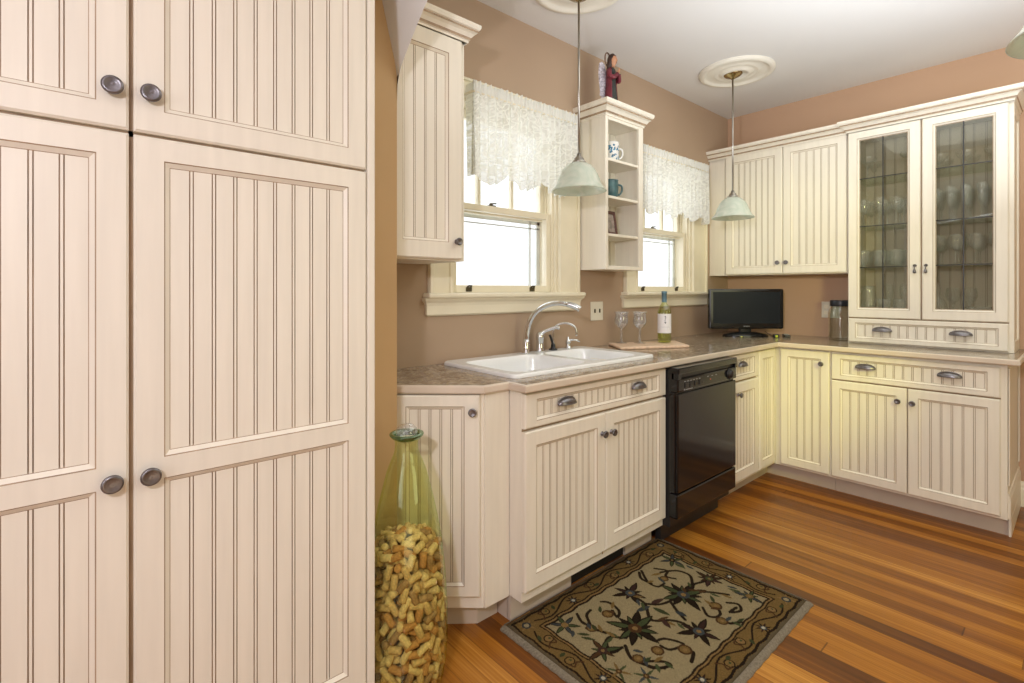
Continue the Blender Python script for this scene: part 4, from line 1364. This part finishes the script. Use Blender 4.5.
# sleeves
for s_ in (-1, 1):
    mb.tube(smooth_path([(s_*.028, 0, .160), (s_*.040, -.008, .130), (s_*.030, -.026, .120), (s_*.008, -.034, .140)]), [.012]*6+[.011]*6+[.010]*7, 10)
ck = mb.build('cloak', M['robe'], t, fix=False)
ss = ck.modifiers.new('thickness', 'SOLIDIFY'); ss.thickness = .002
mb = MB()
mb.lathe([(0, .180), (.008, .182), (.009, .190), (.013, .196), (.0165, .207), (.017, .216), (.0145, .228), (.008, .235), (0, .237)], 18, sx=1.12, sy=1.22, T=Matrix.Translation((0, -.007, 0)))
mb.add([(-.0035, -.0255, .208), (.0035, -.0255, .208), (0, -.0325, .2075), (0, -.0262, .218)], [(0, 1, 2), (0, 2, 3), (1, 3, 2)], 0)
for s_ in (-1, 1):      # clasped hands with fingers
    for k in range(4): mb.tube([(s_*.004, -.034, .142+k*.003), (s_*.003, -.040, .152+k*.003), (s_*.001, -.040, .160+k*.003)], .0026, 6)
    mb.tube([(s_*.006, -.034, .142), (s_*.006, -.036, .155)], .003, 6)
mb.build('head_and_hands', M['skin'], t)
mb = MB()
loft(mb, [ellring(0, cy, z, a, b, 16, .04) for z, cy, a, b in ((.150, .018, .014, .009), (.165, .015, .019, .012), (.185, .009, .0225, .015), (.205, .004, .0240, .0175), (.222, .001, .0235, .0205), (.236, -.002, .0185, .0185), (.245, -.003, .008, .008))])
mb.build('hair', M['hair'], t)
for s_ in (-1, 1): MB().lathe([(0, -.0012), (.0022, 0), (0, .0012)], 8, T=Matrix.Translation((s_*.0072, -.0262, .2145)) @ FY).build('eye', M['hair'], t)
MB().lathe([(0, -.001), (.0032, 0), (0, .001)], 8, T=Matrix.Translation((0, -.0262, .1995)) @ FY).build('mouth', M['robe'], t)
mb = MB()
mb.tube([(.033*math.cos(2*PI*k/24), .020, .222+.033*math.sin(2*PI*k/24)) for k in range(25)], .0035, 8)
mb.build('halo', M['halo'], t)
for s_ in (-1, 1):
    mb = MB()
    out = [(0, .165), (.012, .195), (.026, .205), (.038, .198), (.044, .175), (.045, .14), (.041, .10), (.034, .06), (.024, .025), (.016, .012), (.010, .03), (.004, .08), (0, .12)]
    vs = [(s_*(x*1.0+.010), .024+.35*x, z) for x, z in out] + [(s_*(x*1.0+.010), .029+.35*x, z) for x, z in out]
    m_ = len(out)
    fs = [tuple(range(m_)), tuple(range(2*m_-1, m_-1, -1))]+[(i, (i+1) % m_, m_+(i+1) % m_, m_+i) for i in range(m_)]
    mb.add(vs, fs)
    for r_ in range(7):
        for c_ in range(4):
            x = .010+.010*c_; z = .05+.022*r_
            if x > .043: continue
            mb.lathe([(.006, -.012), (.0045, 0), (0, .008)], 6, sy=.3, T=Matrix.Translation((s_*(x+.010), .023+.35*x, z)))
    mb.build('wing', M['wing'], t)

t.scale = (1.18, 1.18, 1.2)
# ------------------------------------------------------------------ pendants and medallions
def medallion(label, x, y):
    t = thing('ceiling_medallion', label, 'medallion', (x, y, CEIL))
    prof = [(.232, 0), (.232, -.010), (.224, -.018), (.205, -.022), (.196, -.018), (.190, -.010), (.178, -.008), (.150, -.008), (.140, -.011), (.128, -.016), (.118, -.011), (.112, -.010), (.095, -.014), (.085, -.024), (.070, -.026), (.066, -.018), (.0, -.018)]
    MB().lathe(prof, 56, cap0=False).build('rosette', M['medal'], t)
    return t
def pendant(label, x, y, zb=1.733):
    t = thing('pendant_lamp', label, 'pendant lamp', (x, y, zb), 0)
    zt = CEIL-.018-zb
    MB().lathe([(.0, zt-.034), (.012, zt-.032), (.020, zt-.024), (.045, zt-.016), (.060, zt-.004), (.060, zt)], 28).build('canopy', M['brass'], t)
    MB().tube([(0, 0, .175), (0, 0, zt-.03)], .0055, 10).build('rod', M['nickel'], t)
    MB().lathe([(.0, .182), (.010, .181), (.012, .166), (.022, .160), (.024, .150), (.032, .146), (.034, .138), (.024, .130)], 22).build('socket_cap', M['nickel'], t)
    prof = [(.027, .138), (.042, .133), (.060, .121), (.077, .103), (.090, .081), (.099, .058), (.106, .038), (.116, .020), (.129, .006), (.132, .001), (.128, 0), (.113, .016), (.102, .036), (.095, .057), (.086, .079), (.073, .100), (.057, .117), (.040, .129), (.026, .133)]
    MB().lathe(prof, 40, cap0=False, cap1=False).build('glass_shade', M['shade'], t)
    MB().lathe([(0, .022), (.016, .028), (.026, .048), (.024, .070), (.013, .095), (.012, .135)], 20).build('bulb', M['bulb'], t)
    return t
medallion('round white plaster ceiling medallion above the lamp nearest the sink', 1.812, 1.578)
medallion('round white plaster ceiling medallion above the lamp near the room corner', 3.305, 1.525)
pendant('pendant lamp with bell glass shade hanging in front of the open shelf unit', 1.842, 1.611, 1.734)
pendant('pendant lamp with bell glass shade hanging before the corner wall cabinet', 3.288, 1.540)
pendant('pendant lamp with bell glass shade cut off by the top right edge of view', 1.436, -.022, 1.745)

# ------------------------------------------------------------------ cork bottle
BX, BY = .815, 1.440
t = thing('green_glass_bottle', 'tall green glass bottle filled with wine corks on the floor by the pantry', 'bottle', (BX, BY, 0.0005))
BP = [(.0, .006), (.085, .0), (.104, .006), (.117, .028), (.126, .08), (.1305, .15), (.130, .24), (.124, .35), (.112, .459), (.100, .525), (.087, .587), (.0625, .683), (.050, .715), (.0415, .735), (.0375, .750), (.0365, .770), (.0385, .785)]
def brad(z):
    for (r0, z0), (r1, z1) in zip(BP[1:], BP[2:]):
        if z0 <= z <= z1: return r0+(r1-r0)*(z-z0)/(z1-z0)
    return BP[1][0] if z < .01 else .038
MB().lathe(BP, 48, cap1=False).build('glass_body', M['bottleg'], t, fix=False)
MB().lathe([(.0385, .784), (.047, .789), (.053, .796), (.0545, .800), (.052, .8035), (.043, .803), (.037, .797), (.036, .785)], 40, cap0=False, cap1=False).build('lip', M['bottlerim'], t)
st = MB().lathe([(0, .770), (.020, .775), (.033, .792), (.036, .806), (.031, .820), (.018, .830), (0, .833)], 18)
st.build('glass_stopper', M['cut'], t)

def cork_mesh(r=.0112, l=.042):
    mb = MB()
    mb.lathe([(0, -l/2), (r*.9, -l/2), (r, -l/2+.0015), (r, l/2-.0015), (r*.9, l/2), (0, l/2)], 12)
    return mb
ck_mats = ['cork', 'cork2', 'cork2', 'cork', 'cork3', 'cork4']
protos = []
rc = random.Random(21)
pts = []
def far(p, q, d): return (p-q).length > d
cam_dir = math.atan2(-BY, -BX)
TOP = .452
spots = []
# outer layer: darts on the inside of the glass, then a looser second layer and a heaped top
tries = 0
while tries < 26000:
    tries += 1
    a = rc.uniform(-PI, PI); z = rc.uniform(.022, TOP)
    lay = 0 if tries < 17000 else 1
    R = brad(z)-.0165-.021*lay
    if R < .02: continue
    p = Vector((R*math.cos(a), R*math.sin(a), z))
    if all((p-q[0]).length > .0265 for q in spots):
        spots.append((p, a, lay))
tries = 0
while tries < 3000:
    tries += 1
    a = rc.uniform(-PI, PI); r_ = math.sqrt(rc.random())*.075
    p = Vector((r_*math.cos(a), r_*math.sin(a), TOP+.012+.022*(1-r_/.075)))
    if all((p-q[0]).length > .024 for q in spots): spots.append((p, a, 2))
def facing(s_):
    p, a, lay = s_
    d = math.cos(a-cam_dir)
    return (1.0 if lay == 2 else d) - (.9 if lay == 1 else 0)
spots.sort(key=facing, reverse=True)
made = 0
rest = MB()
for s_ in spots:
    p, a, lay = s_
    radial = Vector((math.cos(a), math.sin(a), 0)); tang = Vector((-math.sin(a), math.cos(a), 0)); up = Vector((0, 0, 1))
    if lay == 2:
        ax_ = Vector((rc.uniform(-1, 1), rc.uniform(-1, 1), rc.uniform(-.35, .35))).normalized()
    else:
        if rc.random() < .36: ax_ = (radial + tang*rc.uniform(-.5, .5) + up*rc.uniform(-.5, .5)).normalized()
        else:
            b_ = rc.uniform(0, PI)
            ax_ = (tang*math.cos(b_) + up*math.sin(b_) + radial*rc.uniform(-.35, .1)).normalized()
        if abs(ax_.dot(radial)) > .7: p = p - radial*.008
    quat = Vector((0, 0, 1)).rotation_difference(ax_)
    mk = ck_mats[rc.randrange(len(ck_mats))] if rc.random() > .12 else 'cork3'
    if made < 290:
        key = mk
        src = next((o for k, o in protos if k == key), None)
        if src is None:
            o = cork_mesh().build('wine_cork', M[mk], None)
            protos.append((key, o))
        else:
            o = src.copy(); C.objects.link(o)
        o.location = Vector((BX, BY, .0005)) + p
        o.rotation_mode = 'QUATERNION'; o.rotation_quaternion = quat
        tag(o, 'used wine cork inside the tall green glass bottle', 'cork', 'wine corks in the green bottle')
        made += 1
    else:
        T = Matrix.Translation(p) @ quat.to_matrix().to_4x4()
        c = cork_mesh()
        rest.add(c.v, c.f, [1, 0, 2, 3][rc.randrange(4)], True, T)
# deep filling behind the outer corks
for z in np.arange(.03, TOP+.0, .027):
    for k in range(11):
        a = rc.uniform(-PI, PI); r_ = math.sqrt(rc.random())*max(.02, brad(float(z))-.055)
        ax_ = Vector((rc.uniform(-1, 1), rc.uniform(-1, 1), rc.uniform(-1, 1))).normalized()
        T = Matrix.Translation((r_*math.cos(a), r_*math.sin(a), float(z))) @ Vector((0, 0, 1)).rotation_difference(ax_).to_matrix().to_4x4()
        c = cork_mesh()
        rest.add(c.v, c.f, rc.randrange(4), True, T)
o = rest.build('packed_wine_corks', [M['cork'], M['cork2'], M['cork3'], M['cork4']], None, loc=(BX, BY, .0005), fix=False)
tag(o, 'deep mass of wine corks at the heart of the green bottle', 'corks', None, 'stuff')

# ------------------------------------------------------------------ rug
RX0, RX1, RY0, RY1 = 1.225, 2.235, .745, 1.435
t = thing('area_rug', 'hand-tufted beige and olive floral rug on the floor before the sink', 'rug', ((RX0+RX1)/2, (RY0+RY1)/2, .0005))
RW, RH = RX1-RX0, RY1-RY0
NX, NY = 460, 314
xs = np.linspace(0, RW, NX); ys = np.linspace(0, RH, NY)
GX, GY = np.meshgrid(xs, ys)           # rug coordinates: origin at the near-left corner
rgb = lambda h: np.array(lin(h)[:3])
col = np.zeros((NY, NX, 3))
BEIGE, OLIVE, DARK, BROWN, BLUE, GREEN, TAN, PLUM = (rgb(h) for h in ('a89873', '84693c', '2a1f13', '543a22', '4b5152', '4a5334', '98784a', '46302a'))
wob = .0025*np.sin(GX*70)+.0025*np.sin(GY*63+1)
dx_ = np.minimum(GX, RW-GX); dy_ = np.minimum(GY, RH-GY)
dd = np.minimum(dx_, dy_)+wob
col[:] = BEIGE
BW = .108
col[dd < BW] = OLIVE
def band(c, w, k): 
    col[np.abs(dd-c) < w] = k
band(.020, .0045, DARK); band(.094, .003, DARK); band(.108, .004, DARK)
col[(dd > .098) & (dd < .104)] = TAN
col[dd < .014] = rgb('6d5f48')
def seg(p, q, w, k, m=None):
    p, q = np.array(p), np.array(q); d = q-p; L2 = max(1e-9, d@d)
    tt = np.clip(((GX-p[0])*d[0]+(GY-p[1])*d[1])/L2, 0, 1)
    D = np.hypot(GX-p[0]-tt*d[0], GY-p[1]-tt*d[1])
    col[D < w] = k
def curve(P, w, k):
    q = smooth_path([(x, y, 0) for x, y in P], 6)
    for a, b in zip(q, q[1:]): seg((a.x, a.y), (b.x, b.y), w, k)
def petal(cx, cy, ang_, L_, W_, k, base=0.0):
    ca, sa = math.cos(ang_), math.sin(ang_)
    u = (GX-cx)*ca+(GY-cy)*sa; v = -(GX-cx)*sa+(GY-cy)*ca
    tt = (u-base)/(L_-base)
    wv = W_*np.sin(np.clip(tt, 0, 1)*PI)**.8*(1-.35*np.clip(tt, 0, 1))
    col[(tt > 0) & (tt < 1) & (np.abs(v) < wv)] = k
def disc(cx, cy, r, k): col[np.hypot(GX-cx, GY-cy) < r] = k
def flower(cx, cy, R_, n, k1, k2, kc, rot=0):
    for i in range(n):
        q = R_*(.78+.22*math.sin(2.3*i+cx*40)) if n > 6 and R_ > .05 else R_
        if R_ > .05: petal(cx, cy, rot+2*PI*i/n, q*1.06, q*.20, DARK*.6)
        petal(cx, cy, rot+2*PI*i/n, q*.95, q*.13, k1 if i % 2 == 0 else k2)
    disc(cx, cy, R_*.24, kc); disc(cx, cy, R_*.10, TAN)
# pixel -> rug coordinates were taken off the floor plane
cT, sT = math.cos(TH), math.sin(TH)
def rp_(cx_, cy_):
    u = 490+cx_/3.103; v = 520+cy_/3.103
    r0 = (cT*F_PX+sT*(u-512), sT*F_PX-cT*(u-512)); k = EYE/(v-V0)
    return (r0[0]*k-RX0, r0[1]*k-RY0)
def W(*P): return [rp_(*p) for p in P]
stem = DARK
for P in (((435, 240), (480, 268), (500, 318), (560, 320), (600, 330), (645, 355)),
          ((500, 318), (470, 330), (420, 375)), ((560, 262), (580, 290), (605, 318)), ((480, 268), (530, 270), (580, 250)),
          ((600, 240), (628, 210), (660, 200), (680, 192)), ((628, 210), (620, 180), (580, 165), (530, 170)), ((625, 232), (680, 232), (740, 240)),
          ((420, 400), (440, 440), (500, 465), (540, 470)), ((405, 375), (375, 372), (360, 390), (380, 420), (410, 405)), ((360, 360), (330, 350), (300, 345)),
          ((600, 412), (630, 420), (625, 450)), ((720, 322), (745, 330), (780, 325)), ((463, 170), (470, 190), (500, 205))):
    curve(W(*P), .0066, stem)
for cxy, R_, n, k1, k2, kc, rot in (((435, 235), .082, 8, PLUM*.75, DARK, BLUE, .3), ((600, 240), .105, 12, DARK, GREEN, BLUE*.8, .1), ((450, 345), .105, 12, DARK, GREEN, BROWN, .5),
                                    ((648, 355), .085, 8, PLUM*.7, DARK, BLUE, .2), ((350, 415), .07, 7, GREEN, BROWN, PLUM, .4), ((680, 190), .068, 9, BROWN*.6, PLUM, GREEN, 0),
                                    ((232, 335), .058, 6, BLUE*.8, GREEN, TAN, .2), ((565, 132), .058, 6, BLUE*.8, GREEN, DARK, .5), ((805, 245), .062, 7, GREEN, BLUE*.8, OLIVE, .1),
                                    ((400, 480), .045, 6, GREEN, OLIVE, BROWN, 0), ((485, 495), .045, 6, GREEN, BLUE, BROWN, 0)):
    x, y = rp_(*cxy); flower(x, y, R_, n, k1, k2, kc, rot)
for a, b, k in (((455, 292), (498, 275), BLUE*.7), ((500, 268), (540, 252), PLUM), ((575, 292), (612, 308), BLUE*.6), ((535, 318), (560, 345), PLUM), ((505, 280), (560, 305), GREEN*.7)):
    p, q = rp_(*a), rp_(*b); petal(p[0], p[1], math.atan2(q[1]-p[1], q[0]-p[0]), math.hypot(q[0]-p[0], q[1]-p[1]), .014, k)
for P in (((270, 300), (285, 325), (310, 335), (300, 305), (312, 288)), ((735, 265), (770, 270), (778, 290), (745, 295), (765, 280)), ((475, 455), (510, 470), (560, 462), (540, 450), (490, 448)),
          ((345, 262), (370, 265), (400, 290), (395, 310), (380, 290)), ((660, 280), (675, 305), (700, 310), (715, 300), (705, 280)), ((515, 385), (545, 378), (600, 395), (560, 412), (530, 400)),
          ((510, 158), (550, 165), (545, 182), (575, 190)), ((470, 165), (490, 200), (520, 215), (540, 205))):
    curve(W(*P), .0060, DARK)
for cxy, r in (((365, 300), .020), ((700, 275), .022), ((520, 415), .020), ((720, 322), .020), ((605, 412), .022), ((315, 345), .018), ((540, 190), .017), ((460, 440), .018)):
    x, y = rp_(*cxy); disc(x, y, r*1.15, BROWN); disc(x, y, r*.8, OLIVE); disc(x, y, r*.35, TAN)
rl = random.Random(9)
for P in (((435, 240), (480, 268)), ((500, 318), (600, 330)), ((600, 240), (628, 210)), ((625, 232), (740, 240)), ((420, 400), (540, 470)), ((405, 375), (375, 372)), ((360, 360), (300, 345)), ((720, 322), (780, 325)), ((330, 300), (390, 280)), ((680, 290), (700, 260)), ((540, 165), (500, 205)), ((460, 450), (560, 450)), ((250, 345), (290, 380)), ((560, 140), (620, 150)), ((800, 250), (760, 215))):
    a, b = rp_(*P[0]), rp_(*P[1])
    for q in (.2, .5, .8):
        x, y = a[0]+(b[0]-a[0])*q, a[1]+(b[1]-a[1])*q
        an = math.atan2(b[1]-a[1], b[0]-a[0]) + rl.choice((-1, 1))*rl.uniform(.5, 1.1)
        petal(x, y, an, rl.uniform(.035, .055), .0085, rl.choice((GREEN, OLIVE, GREEN*.7, BROWN, BLUE*.8)))
# border vine, rosettes and buds on each side
def border(side):
    L_ = RW if side in (0, 2) else RH
    c = .057
    def pt(s, o):
        return {0: (s, c+o), 1: (RW-c-o, s), 2: (s, RH-c-o), 3: (c+o, s)}[side]
    n = round((L_-.20)/.135)
    P = []
    for i in range(n*8+1):
        s = .10+(L_-.20)*i/(n*8)
        P.append(pt(s, .022*math.sin(2*PI*i/16)))
    for a, b in zip(P, P[1:]): seg(a, b, .0036, DARK)
    for i in range(n):
        s = .10+(L_-.20)*(i+.5)/n
        sgn = -1 if i % 2 else 1
        x, y = pt(s, -.012*sgn)
        if i % 3 == 1:
            flower(x, y, .034, 8, PLUM*.6, DARK, PLUM, .2); disc(x, y, .012, BLUE); disc(x, y, .007, rgb('cfc6ae'))
        else:
            disc(x, y, .019, DARK); disc(x, y, .0145, TAN if i % 2 else OLIVE*1.15); disc(x+.004, y, .005, GREEN)
            curve([pt(s-.035, .02*sgn), pt(s-.02, .0), pt(s-.03, -.02*sgn), pt(s-.012, -.026*sgn)], .0032, BROWN)
            x2, y2 = pt(s+.036, .004*sgn); petal(x2, y2, 1.2+i, .03, .009, GREEN*.8)
for k in range(4): border(k)
for x in (.057, RW-.057):
    for y in (.057, RH-.057):
        flower(x, y, .040, 8, TAN, OLIVE*1.2, DARK, .39); disc(x, y, .018, BLUE*.7); disc(x, y, .010, BEIGE*1.15)
nz_ = np.random.default_rng(3).normal(1, .09, (NY, NX, 1))
col = np.clip(col*nz_*.64, 0, 1)
hz = .0105+np.random.default_rng(5).normal(0, .0006, (NY, NX))
edge = np.minimum(dx_, dy_)
hz = hz*np.clip(.35+edge/.012, 0, 1)
vs = np.stack([GX-RW/2, GY-RH/2, hz], -1).reshape(-1, 3)
idx = np.arange(NX*NY).reshape(NY, NX)
fs = np.stack([idx[:-1, :-1], idx[:-1, 1:], idx[1:, 1:], idx[1:, :-1]], -1).reshape(-1, 4)
me = bpy.data.meshes.new('pile')
me.from_pydata(vs.tolist(), [], fs.tolist())
ca = me.color_attributes.new('Col', 'FLOAT_COLOR', 'POINT')
ca.data.foreach_set('color', np.concatenate([col.reshape(-1, 3), np.ones((NX*NY, 1))], 1).astype(np.float32).ravel())
me.materials.append(M['rug'])
me.polygons.foreach_set('use_smooth', [True]*len(me.polygons))
o = bpy.data.objects.new('pile', me); C.objects.link(o); o.parent = t
mb = MB()
hw, hh = RW/2, RH/2
pp = [(-hw, -hh), (hw, -hh), (hw, hh), (-hw, hh)]
for i in range(4):
    a, b = Vector(pp[i]), Vector(pp[(i+1) % 4])
    n_ = 60
    d = (b-a)/n_; nn = Vector((d.y, -d.x)).normalized()
    wd_ = .024 if i in (0, 3) else .008
    prof = [(0, .0095), (.25*wd_, .0105), (.6*wd_, .009), (wd_*.95, .005), (wd_, .0)]
    rows_ = []
    for k in range(n_+1):
        q = a+d*k
        wv = 1+.06*math.sin(k*1.7)
        rows_.append([(q.x+nn.x*o_*wv, q.y+nn.y*o_*wv, z) for o_, z in prof])
    vs2 = [p for r_ in rows_ for p in r_]; m_ = len(prof)
    mb.add(vs2, [(k*m_+j, k*m_+j+1, (k+1)*m_+j+1, (k+1)*m_+j) for k in range(n_) for j in range(m_-1)], 0, True)
mb.build('binding', M['rugedge'], t, fix=False)

# ------------------------------------------------------------------ light
w = bpy.data.worlds.new('sky'); sc.world = w
w.use_nodes = True
nt = w.node_tree
bg = nt.nodes['Background']
bg.inputs['Color'].default_value = (.93, .97, 1.0, 1)
bg.inputs['Strength'].default_value = 1.5

def area(name, loc, target, size, power, col=(1, 1, 1), size_y=None, spread=None):
    d = bpy.data.lights.new(name, 'AREA'); d.energy = power; d.color = col
    d.shape = 'RECTANGLE'; d.size = size; d.size_y = size_y or size
    if spread: d.spread = spread
    o = bpy.data.objects.new(name, d); C.objects.link(o); o.location = loc
    o.rotation_euler = (Vector(target)-Vector(loc)).to_track_quat('-Z', 'Y').to_euler()
    return o
# daylight at the windows
area('window_daylight', (1.74, 2.30, 1.72), (1.74, 0, .9), .75, 3, (.95, .98, 1), .9)
area('window_daylight', (3.22, 2.30, 1.70), (3.22, 0, .9), .75, 3, (.95, .98, 1), .85)
# added fill lamps in place of bounce light, kitchen and room behind camera
area('kitchen_bounce_fill', (2.5, .2, 2.66), (2.5, .2, 0), 2.4, 17, (.98, 1, .86), 2.2)
area('ceiling_wash', (2.3, .1, 1.9), (2.4, .2, 2.7), 1.6, 34, (.86, .93, 1), 1.6)
area('dining_bounce_fill', (-.5, -.3, 2.62), (-.4, .2, 0), 1.8, 14, (1, .94, 1), 1.8)
area('dining_window_light', (-2.0, -.4, 1.5), (1.0, .9, 1.2), 1.2, 14, (.96, .94, 1), 1.4)
area('side_fill_light', (1.9, -2.2, 1.5), (3.0, 1.5, 1.0), 1.6, 20, (1, 1, .62), 1.4)  # added yellowish fill for the right-hand cabinets; no window in this wall
# photographer's flash beside the camera
d = bpy.data.lights.new('flash', 'POINT'); d.energy = 27; d.shadow_soft_size = .05; d.color = (.96, .93, 1)
d.use_nodes = True
em = d.node_tree.nodes['Emission']
lf = d.node_tree.nodes.new('ShaderNodeLightFalloff'); lf.inputs['Strength'].default_value = 1.0
d.node_tree.links.new(lf.outputs['Linear'], em.inputs['Strength'])
o = bpy.data.objects.new('flash', d); C.objects.link(o); o.location = (-.48, .05, 1.70)
# added spot lamp that tints the inside corner yellow
d = bpy.data.lights.new('yellow_corner_spot', 'SPOT'); d.energy = 140; d.color = (1, .97, .16); d.spot_size = .42; d.spot_blend = 1; d.shadow_soft_size = .12
o = bpy.data.objects.new('yellow_corner_spot', d); C.objects.link(o); o.location = (1.7, -.6, 1.75)
o.rotation_euler = (Vector((3.55, 1.20, .62))-Vector(o.location)).to_track_quat('-Z', 'Y').to_euler()
d = bpy.data.lights.new('pale_yellow_spot', 'SPOT'); d.energy = 120; d.color = (1, .98, .45); d.spot_size = .5; d.spot_blend = 1; d.shadow_soft_size = .15  # second added spot, brightens the corner wall cabinet
o = bpy.data.objects.new('pale_yellow_spot', d); C.objects.link(o); o.location = (1.5, -.7, 1.5)
o.rotation_euler = (Vector((3.95, 1.42, 1.55))-Vector(o.location)).to_track_quat('-Z', 'Y').to_euler()
area('floor_bounce_fill', (0.0, -.35, .22), (.35, 1.37, .45), .9, 3, (1, .80, .55), .5)  # added low warm lamp imitating bounce off the floorboards
